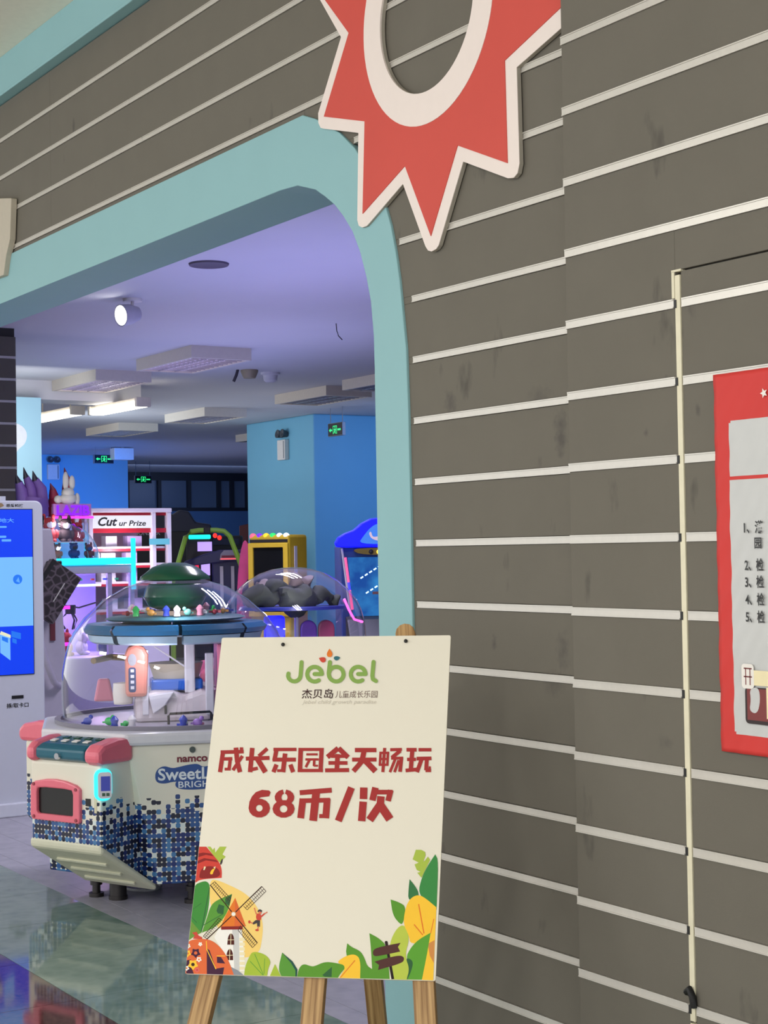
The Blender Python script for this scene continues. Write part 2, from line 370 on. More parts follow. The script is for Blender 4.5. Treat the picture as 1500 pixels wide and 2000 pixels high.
('printed_leaves','green2',1,[-650,4,-650,4,-744,180,-681,554,-681,554,-529,398,-289,192,-295,5,-295,5]),
('printed_leaves','dgreen2',0,[-681,554,-414,358,-276,171,-278,6,-313,5,-325,148,-444,315]),
('printed_leaves','green3',1,[-274,-7,-274,-7,-248,203,-146,312,37,253,125,255,359,367,603,352,916,286,773,135,695,-4,695,-4]),
('printed_leaves','dgreen',0,[328,60,544,256,551,24,386,24]),
('printed_leaves','green3',1,[845,517,869,805,869,805,974,722,1200,632,1310,465,1376,298,1500,228,1500,228,1478,406,1434,765,1382,1052,1382,1052,1620,940,1829,753,1927,15,1927,15,1198,8,1198,8]),
('printed_leaves','yel',1,[728,-1,728,-1,894,286,625,353,856,517,1073,565,1213,442,1231,4,1231,4]),
('printed_leaves','orange',0,[770,1,1093,410,1073,424,751,16]),
('printed_leaves','lime3',1,[1888,861,2004,1141,2150,1272,2264,1189,2343,935,2254,573,2379,261,2338,9,2338,9,2003,4,2003,4,1868,458]),
('printed_leaves','green3',1,[1842,1849,1842,1849,2056,1788,2227,1683,2172,1273,2083,1292,1918,1483]),
('printed_leaves','dgreen3',1,[2263,1836,2260,2097,2274,2338,2274,2338,2410,2187,2518,2014,2496,1797]),
('printed_leaves','lime',0,[2322,2813,2388,3048,2522,3045,2614,2995,2629,2917,2581,2761,2624,2795,2686,2885,2745,2808,2675,2652,2556,2375,2450,2495,2526,2518,2435,2560,2373,2692,2471,2738]),
('printed_leaves','dgreen4',1,[2496,2014,2556,2364,2696,2675,2861,2943,2861,2943,2946,2789,2951,1633,2951,1633,2716,1801]),
('printed_leaves','yel',1,[2183,1273,2191,1531,2254,1792,2379,1936,2531,1971,2690,1887,2945,1686,2945,1686,2948,9,2948,9,2683,14,2683,14,2824,904,2372,808,2328,1020]),
('printed_leaves','orange',0,[2506,1751,2667,1067,2695,1073,2534,1757]),
('printed_leaves','orange',0,[2425,1270,2645,1029,2664,1046,2444,1287]),
('printed_leaves','orange',0,[2888,1419,2828,1076,2847,1072,2908,1415]),
('printed_leaves','tan',0,[2784,839,2938,927,2942,611,2945,401,2840,566]),
('printed_leaves','green4',1,[2279,510,2376,724,2540,918,2837,1095,2837,1095,2774,586,2683,19,2683,19,2327,13,2327,13,2433,262]),
('printed_leaves','dgreen',1,[2267,520,2456,451,2444,262,2349,14,2323,13,2383,261]),
('printed_signpost','black',0,[1764,852,1971,4,2034,17,1828,865]),
('printed_signpost','black',0,[1832,849,1828,832,1816,819,1799,814,1781,818,1768,830,1762,847,1766,864,1778,877,1795,882,1813,878,1826,866]),
('printed_signpost','brown2',1,[1487,618,1536,704,1849,785,2141,845,2141,845,2081,748,2081,748,2141,644,2141,644,1602,519,1514,534]),
('printed_signpost','brown2',1,[1544,397,1544,397,1823,488,2124,559,2223,530,2249,467,2199,382,1643,210,1643,210,1658,326,1658,326]),
('printed_title','title',0,[-2699,5410,-2103,5427,-2115,5523,-2712,5506]),
('printed_title','title',0,[-2220,5587,-2211,5507,-2124,5507,-2132,5587]),
('printed_title','title',0,[-2700,5490,-2722,4947,-2610,4932,-2588,5474]),
('printed_title','title',0,[-2593,5238,-2379,5247,-2391,5334,-2605,5326]),
('printed_title','title',0,[-2480,5327,-2485,4993,-2397,4983,-2392,5317]),
('printed_title','title',0,[-2552,4984,-2417,4984,-2424,5056,-2559,5055]),
('printed_title','title',0,[-2378,5573,-2308,5206,-2191,5217,-2259,5584]),
('printed_title','title',0,[-2308,5217,-2207,4927,-2095,4956,-2195,5246]),
('printed_title','title',0,[-2168,5387,-2377,5016,-2299,4968,-2091,5339]),
('printed_title','title',0,[-2028,5240,-1421,5262,-1434,5365,-2042,5343]),
('printed_title','title',0,[-1540,5592,-1743,5392,-1673,5321,-1470,5520]),
('printed_title','title',0,[-1955,5577,-1949,4948,-1831,4938,-1836,5566]),
('printed_title','title',0,[-1928,4948,-1689,5004,-1716,5089,-1956,5033]),
('printed_title','title',0,[-1796,5257,-1550,4909,-1442,4980,-1688,5328]),
('printed_title','title',0,[-1341,5489,-750,5490,-757,5577,-1349,5576]),
('printed_title','title',0,[-1321,5544,-1351,5265,-1241,5243,-1211,5522]),
('printed_title','title',0,[-1340,5218,-743,5220,-751,5323,-1349,5321]),
('printed_title','title',0,[-1095,5436,-1107,4953,-989,4940,-977,5423]),
('printed_title','title',0,[-1198,4950,-1033,4951,-1039,5022,-1204,5021]),
('printed_title','title',0,[-1284,5164,-1345,4966,-1239,4926,-1178,5123]),
('printed_title','title',0,[-928,5126,-840,4929,-740,4967,-827,5164]),
('printed_title','title',0,[-706,5576,-677,4951,-560,4947,-588,5572]),
('printed_title','title',0,[-695,5494,-61,5495,-67,5575,-702,5574]),
('printed_title','title',0,[-169,5577,-151,4954,-42,4949,-59,5572]),
('printed_title','title',0,[-657,4949,-34,4952,-41,5038,-665,5035]),
('printed_title','title',0,[-490,5379,-200,5380,-204,5436,-494,5435]),
('printed_title','title',0,[-502,5247,-166,5248,-171,5307,-507,5306]),
('printed_title','title',0,[-426,5292,-511,5090,-450,5060,-364,5262]),
('printed_title','title',0,[-311,5279,-306,5109,-239,5106,-245,5276]),
('printed_title','title',0,[-279,5090,-170,5090,-174,5141,-283,5141]),
('printed_title','title',0,[261,5616,6,5386,92,5289,348,5519]),
('printed_title','title',0,[276,5522,534,5286,614,5376,356,5613]),
('printed_title','title',0,[148,5318,521,5319,515,5406,141,5405]),
('printed_title','title',0,[91,5140,572,5142,565,5236,84,5235]),
('printed_title','title',0,[21,4948,624,4958,616,5060,12,5050]),
('printed_title','title',0,[245,5420,254,4979,371,4974,362,5414]),
('printed_title','title',0,[736,5465,1277,5467,1270,5577,728,5576]),
('printed_title','title',0,[682,5225,1292,5227,1286,5329,675,5327]),
('printed_title','title',0,[901,5511,858,5216,988,5189,1031,5484]),
('printed_title','title',0,[887,5283,681,5019,779,4938,986,5201]),
('printed_title','title',0,[948,5209,1235,4929,1333,5033,1046,5314]),
('printed_title','title',0,[1353,5481,1352,5128,1413,5124,1415,5477]),
('printed_title','title',0,[1440,5580,1431,4961,1508,4956,1517,5575]),
('printed_title','title',0,[1538,5481,1540,5128,1601,5125,1600,5478]),
('printed_title','title',0,[1361,5422,1596,5422,1592,5481,1357,5481]),
('printed_title','title',0,[1366,5267,1582,5267,1578,5322,1363,5321]),
('printed_title','title',0,[1360,5116,1598,5117,1595,5175,1357,5175]),
('printed_title','title',0,[1623,5491,1915,5500,1909,5578,1617,5570]),
('printed_title','title',0,[1844,5544,1639,5363,1702,5290,1906,5471]),
('printed_title','title',0,[1659,5275,1957,5284,1952,5355,1653,5346]),
('printed_title','title',0,[1866,5324,1851,4973,1943,4964,1958,5315]),
('printed_title','title',0,[1731,5316,1613,4972,1678,4946,1796,5290]),
('printed_title','title',0,[1817,5276,1727,4971,1793,4948,1883,5252]),
('printed_title','title',0,[2030,5484,2282,5485,2278,5579,2025,5578]),
('printed_title','title',0,[2058,5241,2279,5242,2275,5328,2053,5327]),
('printed_title','title',0,[2039,4957,2335,4986,2322,5079,2026,5050]),
('printed_title','title',0,[2119,5543,2109,5012,2215,5004,2226,5536]),
('printed_title','title',0,[2328,5489,2649,5489,2645,5576,2324,5575]),
('printed_title','title',0,[2295,5258,2660,5267,2654,5360,2288,5352]),
('printed_title','title',0,[2367,5303,2269,4979,2364,4945,2462,5268]),
('printed_title','title',0,[2495,5289,2493,5012,2592,5007,2594,5283]),
('printed_title','title',0,[2529,4963,2666,4964,2661,5057,2525,5056]),
('printed_title','title',0,[2602,5113,2600,4996,2653,4993,2655,5109]),
('printed_price','title',0,[-1294,4033,-1331,4136,-1493,4068,-1481,4031]),
('printed_price','title',0,[-1331,4136,-1414,4219,-1520,4097,-1493,4068]),
('printed_price','title',0,[-1414,4219,-1528,4265,-1556,4113,-1520,4097]),
('printed_price','title',0,[-1528,4265,-1650,4264,-1594,4113,-1556,4113]),
('printed_price','title',0,[-1650,4264,-1755,4217,-1627,4096,-1594,4113]),
('printed_price','title',0,[-1755,4217,-1823,4132,-1648,4067,-1627,4096]),
('printed_price','title',0,[-1823,4132,-1840,4028,-1653,4030,-1648,4067]),
('printed_price','title',0,[-1840,4028,-1803,3924,-1640,3993,-1653,4030]),
('printed_price','title',0,[-1803,3924,-1719,3842,-1614,3963,-1640,3993]),
('printed_price','title',0,[-1719,3842,-1605,3797,-1578,3947,-1614,3963]),
('printed_price','title',0,[-1605,3797,-1484,3798,-1540,3948,-1578,3947]),
('printed_price','title',0,[-1484,3798,-1379,3845,-1507,3964,-1540,3948]),
('printed_price','title',0,[-1379,3845,-1312,3929,-1486,3994,-1507,3964]),
('printed_price','title',0,[-1312,3929,-1294,4033,-1481,4031,-1486,3994]),
('printed_price','title',0,[-1839,4016,-1832,4191,-1779,4328,-1691,4434,-1540,4493,-1363,4479,-1316,4436,-1345,4331,-1445,4318,-1561,4302,-1641,4231,-1661,4115]),
('printed_price','title',0,[-1014,4505,-1108,4472,-1004,4383,-975,4398]),
('printed_price','title',0,[-1108,4472,-1175,4410,-1024,4355,-1004,4383]),
('printed_price','title',0,[-1175,4410,-1203,4330,-1031,4317,-1024,4355]),
('printed_price','title',0,[-1203,4330,-1186,4245,-1025,4278,-1031,4317]),
('printed_price','title',0,[-1186,4245,-1128,4172,-1006,4244,-1025,4278]),
('printed_price','title',0,[-1128,4172,-1039,4122,-978,4221,-1006,4244]),
('printed_price','title',0,[-1039,4122,-935,4105,-945,4213,-978,4221]),
('printed_price','title',0,[-935,4105,-835,4124,-914,4222,-945,4213]),
('printed_price','title',0,[-835,4124,-755,4175,-889,4245,-914,4222]),
('printed_price','title',0,[-755,4175,-711,4249,-876,4280,-889,4245]),
('printed_price','title',0,[-711,4249,-709,4333,-877,4319,-876,4280]),
('printed_price','title',0,[-709,4333,-750,4413,-891,4356,-877,4319]),
('printed_price','title',0,[-750,4413,-827,4474,-916,4384,-891,4356]),
('printed_price','title',0,[-827,4474,-927,4506,-948,4398,-916,4384]),
('printed_price','title',0,[-672,4019,-708,4116,-867,4057,-854,4017]),
('printed_price','title',0,[-708,4116,-792,4193,-897,4089,-867,4057]),
('printed_price','title',0,[-792,4193,-908,4235,-937,4107,-897,4089]),
('printed_price','title',0,[-908,4235,-1032,4234,-980,4106,-937,4107]),
('printed_price','title',0,[-1032,4234,-1141,4190,-1018,4088,-980,4106]),
('printed_price','title',0,[-1141,4190,-1211,4111,-1042,4056,-1018,4088]),
('printed_price','title',0,[-1211,4111,-1230,4014,-1048,4016,-1042,4056]),
('printed_price','title',0,[-1230,4014,-1194,3917,-1035,3975,-1048,4016]),
('printed_price','title',0,[-1194,3917,-1109,3840,-1005,3944,-1035,3975]),
('printed_price','title',0,[-1109,3840,-994,3798,-965,3926,-1005,3944]),
('printed_price','title',0,[-994,3798,-870,3800,-921,3926,-965,3926]),
('printed_price','title',0,[-870,3800,-762,3844,-884,3945,-921,3926]),
('printed_price','title',0,[-762,3844,-692,3922,-860,3977,-884,3945]),
('printed_price','title',0,[-692,3922,-672,4019,-854,4017,-860,3977]),
('printed_price','title',0,[-568,4364,230,4435,211,4559,-589,4488]),
('printed_price','title',0,[-262,4446,-282,3734,-89,3715,-68,4427]),
('printed_price','title',0,[-552,4166,202,4188,191,4303,-564,4282]),
('printed_price','title',0,[-570,4288,-587,3795,-417,3777,-400,4270]),
('printed_price','title',0,[40,4290,39,3798,208,3787,210,4278]),
('printed_price','title',0,[-38,3794,169,3797,162,3896,-45,3894]),
('printed_price','title',0,[628,4598,358,3758,526,3696,796,4534]),
('printed_price','title',0,[927,4570,938,4281,1122,4277,1111,4566]),
('printed_price','title',0,[935,4220,929,3735,1112,3723,1119,4207]),
('printed_price','title',0,[1230,4588,1175,4264,1332,4228,1389,4552]),
('printed_price','title',0,[1297,4396,1746,4399,1740,4515,1290,4512]),
('printed_price','title',0,[1627,4523,1575,4250,1709,4217,1762,4490]),
('printed_price','title',0,[1369,4359,1363,4090,1545,4076,1552,4344]),
('printed_price','title',0,[1368,4194,1134,3810,1298,3705,1532,4087]),
('printed_price','title',0,[1369,4082,1633,3723,1795,3839,1532,4199]),
('printed_logo','logo',0,[-869,7854,-863,7483,-757,7475,-762,7845]),
('printed_logo','logo',0,[-758,7485,-759,7491,-863,7478,-862,7473]),
('printed_logo','logo',0,[-863,7499,-874,7441,-770,7411,-759,7470]),
('printed_logo','logo',0,[-867,7458,-898,7409,-807,7344,-776,7393]),
('printed_logo','logo',0,[-885,7422,-932,7389,-866,7298,-819,7331]),
('printed_logo','logo',0,[-915,7397,-971,7384,-939,7277,-883,7290]),
('printed_logo','logo',0,[-953,7384,-1012,7393,-1017,7285,-958,7276]),
('printed_logo','logo',0,[-993,7387,-1048,7416,-1090,7320,-1036,7291]),
('printed_logo','logo',0,[-1032,7404,-1075,7450,-1149,7379,-1106,7333]),
('printed_logo','logo',0,[-1063,7433,-1089,7491,-1185,7453,-1160,7396]),
('printed_logo','logo',0,[-1084,7464,-1080,7534,-1187,7550,-1190,7480]),
('printed_logo','logo',0,[-762,7849,-767,7822,-785,7802,-811,7794,-838,7802,-859,7822,-868,7850,-864,7878,-846,7898,-820,7905,-793,7897,-771,7877]),
('printed_logo','logo',0,[-757,7479,-762,7451,-780,7431,-805,7424,-833,7432,-854,7452,-863,7479,-858,7507,-841,7527,-815,7534,-787,7526,-766,7506]),
('printed_logo','logo',0,[-758,7484,-763,7457,-781,7437,-807,7430,-834,7437,-855,7457,-864,7485,-859,7512,-842,7532,-816,7539,-789,7532,-767,7512]),
('printed_logo','logo',0,[-769,7425,-774,7398,-791,7378,-817,7371,-844,7378,-865,7399,-875,7426,-870,7453,-852,7473,-826,7480,-799,7473,-778,7453]),
('printed_logo','logo',0,[-799,7376,-804,7349,-822,7329,-848,7322,-875,7329,-896,7350,-905,7377,-901,7404,-883,7424,-857,7431,-830,7424,-809,7404]),
('printed_logo','logo',0,[-846,7343,-851,7316,-868,7296,-894,7289,-921,7296,-942,7316,-952,7344,-947,7371,-929,7391,-903,7398,-876,7391,-855,7370]),
('printed_logo','logo',0,[-902,7330,-907,7303,-925,7283,-951,7276,-978,7283,-999,7303,-1008,7331,-1003,7358,-986,7378,-960,7385,-933,7377,-912,7357]),
('printed_logo','logo',0,[-961,7338,-966,7311,-984,7291,-1010,7284,-1037,7292,-1058,7312,-1067,7339,-1063,7366,-1045,7386,-1019,7394,-992,7386,-971,7366]),
('printed_logo','logo',0,[-1016,7368,-1021,7341,-1038,7321,-1064,7313,-1091,7321,-1112,7341,-1122,7368,-1117,7396,-1099,7416,-1074,7423,-1046,7415,-1025,7395]),
('printed_logo','logo',0,[-1058,7414,-1063,7387,-1081,7367,-1107,7360,-1134,7367,-1155,7387,-1165,7415,-1160,7442,-1142,7462,-1116,7469,-1089,7462,-1068,7442]),
('printed_logo','logo',0,[-1084,7472,-1089,7444,-1106,7424,-1132,7417,-1159,7425,-1181,7445,-1190,7472,-1185,7500,-1168,7520,-1142,7527,-1115,7519,-1093,7499]),
('printed_logo','logo',0,[-1081,7542,-1085,7514,-1103,7494,-1129,7487,-1156,7495,-1178,7515,-1187,7543,-1182,7570,-1165,7590,-1139,7597,-1111,7590,-1090,7569]),
('printed_logo','logo',0,[-445,7470,-253,7469,-262,7579,-454,7580]),
('printed_logo','logo',0,[-205,7528,-209,7552,-314,7543,-310,7520]),
('printed_logo','logo',0,[-212,7563,-235,7625,-334,7593,-310,7532]),
('printed_logo','logo',0,[-244,7641,-284,7693,-365,7629,-325,7577]),
('printed_logo','logo',0,[-297,7706,-351,7743,-405,7655,-352,7617]),
('printed_logo','logo',0,[-367,7751,-427,7771,-450,7666,-389,7647]),
('printed_logo','logo',0,[-444,7773,-506,7772,-495,7662,-433,7663]),
('printed_logo','logo',0,[-523,7769,-579,7747,-535,7644,-478,7665]),
('printed_logo','logo',0,[-594,7739,-639,7699,-566,7612,-521,7652]),
('printed_logo','logo',0,[-649,7686,-679,7632,-585,7572,-555,7626]),
('printed_logo','logo',0,[-684,7616,-694,7553,-589,7526,-579,7588]),
('printed_logo','logo',0,[-694,7536,-684,7472,-579,7479,-589,7543]),
('printed_logo','logo',0,[-679,7455,-650,7395,-556,7437,-585,7497]),
('printed_logo','logo',0,[-640,7381,-595,7332,-521,7404,-566,7452]),
('printed_logo','logo',0,[-581,7321,-525,7289,-479,7383,-535,7415]),
('printed_logo','logo',0,[-508,7283,-447,7270,-434,7376,-496,7389]),
('printed_logo','logo',0,[-430,7269,-369,7276,-391,7385,-451,7377]),
('printed_logo','logo',0,[-353,7281,-300,7309,-353,7407,-407,7380]),
('printed_logo','logo',0,[-396,7525,-401,7498,-419,7478,-445,7470,-472,7478,-493,7498,-502,7526,-497,7553,-480,7573,-454,7580,-427,7572,-406,7552]),
('printed_logo','logo',0,[-205,7524,-210,7496,-228,7476,-253,7469,-280,7477,-301,7497,-310,7524,-305,7552,-288,7571,-262,7579,-235,7571,-214,7551]),
('printed_logo','logo',0,[-209,7547,-213,7520,-231,7500,-257,7493,-284,7500,-305,7520,-314,7548,-309,7575,-291,7595,-266,7602,-239,7595,-218,7575]),
('printed_logo','logo',0,[-232,7608,-237,7581,-254,7561,-280,7554,-307,7562,-328,7582,-337,7609,-332,7637,-314,7657,-289,7664,-262,7656,-241,7636]),
('printed_logo','logo',0,[-272,7661,-277,7633,-295,7613,-320,7606,-347,7614,-368,7634,-378,7662,-373,7689,-355,7709,-329,7716,-302,7709,-281,7688]),
('printed_logo','logo',0,[-325,7699,-330,7671,-348,7651,-374,7644,-401,7652,-422,7672,-431,7699,-426,7727,-408,7747,-382,7754,-355,7746,-334,7726]),
('printed_logo','logo',0,[-386,7718,-391,7690,-408,7671,-434,7663,-461,7671,-482,7691,-492,7719,-487,7746,-469,7766,-443,7773,-416,7766,-395,7745]),
('printed_logo','logo',0,[-448,7717,-453,7689,-470,7669,-496,7662,-523,7670,-544,7690,-554,7717,-549,7745,-531,7765,-505,7772,-478,7765,-457,7744]),
('printed_logo','logo',0,[-504,7695,-509,7668,-527,7648,-553,7640,-580,7648,-601,7668,-610,7696,-605,7723,-587,7743,-561,7750,-534,7743,-513,7723]),
('printed_logo','logo',0,[-549,7655,-554,7628,-572,7608,-598,7601,-625,7608,-646,7628,-655,7656,-650,7683,-633,7703,-607,7711,-580,7703,-559,7683]),
('printed_logo','logo',0,[-579,7601,-583,7574,-601,7554,-627,7547,-654,7554,-675,7575,-685,7602,-680,7630,-662,7650,-636,7657,-609,7649,-588,7629]),
('printed_logo','logo',0,[-589,7539,-594,7512,-611,7492,-637,7485,-664,7492,-685,7513,-695,7540,-690,7567,-672,7587,-646,7594,-619,7587,-598,7567]),
('printed_logo','logo',0,[-579,7475,-584,7448,-602,7428,-627,7421,-654,7428,-675,7449,-685,7476,-680,7503,-662,7523,-636,7530,-609,7523,-588,7503]),
('printed_logo','logo',0,[-550,7416,-555,7389,-573,7369,-599,7362,-626,7369,-647,7389,-656,7417,-651,7444,-633,7464,-607,7471,-580,7464,-559,7443]),
('printed_logo','logo',0,[-505,7368,-510,7341,-528,7321,-554,7314,-581,7321,-602,7341,-611,7369,-606,7396,-588,7416,-562,7423,-535,7415,-515,7395]),
('printed_logo','logo',0,[-449,7336,-454,7308,-472,7289,-498,7281,-525,7289,-545,7309,-555,7336,-550,7364,-532,7383,-506,7391,-479,7383,-458,7363]),
('printed_logo','logo',0,[-388,7323,-393,7295,-410,7276,-436,7269,-463,7276,-484,7296,-493,7323,-488,7351,-471,7370,-445,7378,-418,7370,-397,7350]),
('printed_logo','logo',0,[-327,7330,-332,7303,-350,7283,-375,7276,-402,7284,-423,7304,-433,7331,-428,7358,-410,7378,-384,7385,-357,7378,-336,7358]),
('printed_logo','logo',0,[-274,7358,-279,7330,-296,7311,-322,7303,-349,7311,-370,7331,-379,7358,-374,7386,-356,7405,-331,7413,-304,7405,-283,7385]),
('printed_logo','logo',0,[684,7463,874,7462,867,7571,677,7572]),
('printed_logo','logo',0,[922,7520,919,7544,815,7535,819,7512]),
('printed_logo','logo',0,[916,7555,894,7616,796,7585,818,7524]),
('printed_logo','logo',0,[885,7632,846,7684,765,7621,805,7569]),
('printed_logo','logo',0,[833,7697,781,7735,726,7646,778,7609]),
('printed_logo','logo',0,[765,7742,705,7762,681,7657,741,7638]),
('printed_logo','logo',0,[688,7764,627,7763,637,7654,698,7655]),
('printed_logo','logo',0,[611,7760,554,7738,597,7635,654,7657]),
('printed_logo','logo',0,[540,7730,495,7690,566,7604,612,7644]),
('printed_logo','logo',0,[484,7677,455,7623,547,7564,577,7617]),
('printed_logo','logo',0,[449,7607,438,7545,542,7518,553,7580]),
('printed_logo','logo',0,[438,7528,447,7464,551,7472,542,7535]),
('printed_logo','logo',0,[453,7447,480,7388,574,7430,546,7489]),
('printed_logo','logo',0,[490,7373,534,7326,608,7397,564,7445]),
('printed_logo','logo',0,[548,7314,603,7282,649,7376,594,7408]),
('printed_logo','logo',0,[619,7276,680,7263,694,7369,633,7382]),
('printed_logo','logo',0,[697,7262,757,7270,737,7378,677,7370]),
('printed_logo','logo',0,[773,7275,826,7302,774,7400,721,7373]),
('printed_logo','logo',0,[733,7517,728,7490,710,7470,684,7463,658,7470,637,7490,628,7518,633,7545,651,7565,677,7572,704,7564,724,7544]),
('printed_logo','logo',0,[923,7516,917,7489,900,7469,874,7462,847,7469,827,7489,818,7516,823,7544,841,7563,867,7571,893,7563,914,7543]),
('printed_logo','logo',0,[919,7539,914,7512,896,7492,871,7485,844,7493,823,7513,815,7540,820,7567,838,7587,863,7594,890,7587,910,7566]),
('printed_logo','logo',0,[897,7600,892,7573,874,7553,848,7546,822,7554,801,7574,793,7601,798,7628,816,7648,841,7655,868,7648,888,7628]),
('printed_logo','logo',0,[858,7652,853,7625,835,7605,809,7598,783,7606,762,7626,753,7653,758,7680,776,7700,802,7707,829,7700,849,7680]),
('printed_logo','logo',0,[806,7690,800,7663,783,7643,757,7636,730,7643,710,7663,701,7691,706,7718,724,7738,750,7745,776,7737,797,7717]),
('printed_logo','logo',0,[746,7709,741,7682,723,7662,697,7655,670,7662,650,7682,641,7710,646,7737,664,7757,690,7764,716,7757,737,7736]),
('printed_logo','logo',0,[685,7708,679,7681,661,7661,636,7654,609,7661,589,7681,580,7709,585,7736,603,7756,628,7763,655,7755,676,7735]),
('printed_logo','logo',0,[628,7686,623,7659,605,7639,580,7632,553,7640,532,7660,523,7687,529,7714,546,7734,572,7741,599,7734,619,7714]),
('printed_logo','logo',0,[583,7647,578,7619,560,7600,534,7592,508,7600,487,7620,478,7647,483,7675,501,7695,527,7702,554,7694,574,7674]),
('printed_logo','logo',0,[554,7593,548,7566,531,7546,505,7539,478,7546,458,7567,449,7594,454,7621,472,7641,497,7648,524,7641,545,7621]),
('printed_logo','logo',0,[543,7531,538,7504,520,7484,494,7477,467,7485,447,7505,438,7532,443,7559,461,7579,486,7586,513,7579,534,7559]),
('printed_logo','logo',0,[552,7468,547,7441,529,7421,503,7414,476,7421,456,7441,447,7468,452,7496,470,7515,496,7523,522,7515,543,7495]),
('printed_logo','logo',0,[580,7409,574,7382,557,7362,531,7355,504,7362,484,7382,475,7410,480,7437,498,7456,523,7464,550,7456,571,7436]),
('printed_logo','logo',0,[623,7361,618,7334,600,7314,575,7307,548,7314,528,7334,519,7362,524,7389,542,7408,567,7416,594,7408,614,7388]),
('printed_logo','logo',0,[678,7329,673,7302,655,7282,630,7275,603,7282,583,7302,574,7329,579,7357,597,7376,623,7383,649,7376,670,7356]),
('printed_logo','logo',0,[739,7316,734,7289,716,7269,691,7262,664,7269,644,7289,635,7317,640,7344,658,7363,683,7370,710,7363,730,7343]),
('printed_logo','logo',0,[799,7323,794,7296,776,7277,751,7270,724,7277,704,7297,695,7324,700,7351,718,7371,744,7378,770,7371,791,7351]),
('printed_logo','logo',0,[853,7351,847,7324,830,7304,804,7297,777,7304,757,7324,748,7351,753,7378,771,7398,797,7405,823,7398,844,7378]),
('printed_logo','logo',0,[-126,7850,-134,7541,-28,7529,-20,7837]),
('printed_logo','logo',0,[-20,7843,-25,7816,-43,7796,-69,7788,-96,7796,-116,7816,-126,7844,-121,7871,-103,7891,-77,7899,-50,7891,-29,7871]),
('printed_logo','logo',0,[-28,7534,-33,7507,-51,7487,-77,7480,-104,7488,-124,7508,-133,7535,-129,7562,-111,7582,-85,7590,-58,7582,-37,7562]),
('printed_logo','logo',0,[355,7525,339,7593,237,7575,253,7507]),
('printed_logo','logo',0,[331,7611,294,7671,207,7617,244,7557]),
('printed_logo','logo',0,[281,7685,227,7730,166,7647,220,7602]),
('printed_logo','logo',0,[211,7740,147,7764,118,7661,182,7637]),
('printed_logo','logo',0,[128,7768,62,7768,70,7658,136,7658]),
('printed_logo','logo',0,[44,7765,-17,7742,27,7638,88,7662]),
('printed_logo','logo',0,[-32,7732,-79,7688,-5,7604,42,7648]),
('printed_logo','logo',0,[-90,7674,-119,7614,-23,7559,5,7618]),
('printed_logo','logo',0,[-124,7596,-130,7528,-25,7509,-19,7577]),
('printed_logo','logo',0,[-129,7509,-112,7442,-10,7460,-26,7528]),
('printed_logo','logo',0,[-105,7424,-67,7364,20,7418,-17,7478]),
('printed_logo','logo',0,[-54,7349,0,7305,61,7388,7,7432]),
('printed_logo','logo',0,[16,7295,80,7272,109,7374,45,7398]),
('printed_logo','logo',0,[99,7268,165,7268,157,7377,91,7377]),
('printed_logo','logo',0,[182,7271,243,7294,200,7397,139,7373]),
('printed_logo','logo',0,[258,7303,305,7347,232,7431,184,7387]),
('printed_logo','logo',0,[316,7362,345,7421,250,7476,221,7417]),
('printed_logo','logo',0,[350,7439,357,7506,252,7526,245,7458]),
('printed_logo','logo',0,[357,7516,352,7488,334,7469,308,7461,281,7469,261,7489,252,7516,257,7544,275,7563,300,7571,327,7563,348,7543]),
('printed_logo','logo',0,[340,7583,335,7556,318,7536,292,7529,265,7537,244,7557,235,7584,240,7611,258,7631,284,7639,311,7631,331,7611]),
('printed_logo','logo',0,[303,7643,298,7616,280,7596,254,7589,228,7597,207,7617,198,7644,203,7672,221,7691,247,7699,273,7691,294,7671]),
('printed_logo','logo',0,[249,7688,244,7661,226,7641,200,7634,174,7641,153,7661,144,7689,149,7716,167,7736,193,7743,219,7736,240,7716]),
('printed_logo','logo',0,[185,7712,180,7685,162,7665,136,7658,109,7665,89,7686,80,7713,85,7740,103,7760,128,7768,155,7760,176,7740]),
('printed_logo','logo',0,[119,7713,114,7685,96,7665,70,7658,43,7666,22,7686,13,7714,18,7741,36,7761,62,7768,89,7760,110,7740]),
('printed_logo','logo',0,[58,7690,53,7662,35,7642,9,7635,-18,7643,-38,7663,-48,7690,-43,7718,-25,7738,1,7745,28,7737,49,7717]),
('printed_logo','logo',0,[10,7646,5,7618,-13,7598,-38,7591,-65,7599,-86,7619,-95,7646,-90,7674,-72,7694,-47,7701,-20,7693,1,7673]),
('printed_logo','logo',0,[-18,7586,-23,7559,-41,7539,-67,7532,-94,7539,-115,7559,-124,7587,-119,7614,-101,7634,-75,7641,-48,7634,-28,7613]),
('printed_logo','logo',0,[-25,7518,-30,7491,-48,7471,-74,7464,-100,7471,-121,7492,-130,7519,-125,7546,-108,7566,-82,7573,-55,7566,-34,7546]),
('printed_logo','logo',0,[-8,7450,-13,7423,-31,7403,-57,7396,-84,7404,-105,7424,-114,7451,-109,7478,-91,7498,-65,7505,-38,7498,-17,7478]),
('printed_logo','logo',0,[29,7391,24,7363,6,7344,-19,7336,-46,7344,-67,7364,-76,7391,-71,7418,-53,7438,-27,7445,-1,7438,20,7418]),
('printed_logo','logo',0,[83,7346,78,7319,60,7299,35,7292,8,7300,-13,7320,-22,7347,-17,7374,1,7394,27,7401,53,7393,74,7373]),
('printed_logo','logo',0,[147,7322,142,7295,124,7275,99,7268,72,7276,51,7296,42,7323,47,7350,65,7370,91,7377,117,7370,138,7350]),
('printed_logo','logo',0,[213,7322,208,7295,190,7275,165,7268,138,7275,117,7295,108,7323,113,7350,131,7370,157,7377,184,7369,204,7349]),
('printed_logo','logo',0,[274,7345,269,7318,251,7298,225,7291,198,7298,178,7318,169,7346,174,7373,192,7393,217,7400,244,7392,265,7372]),
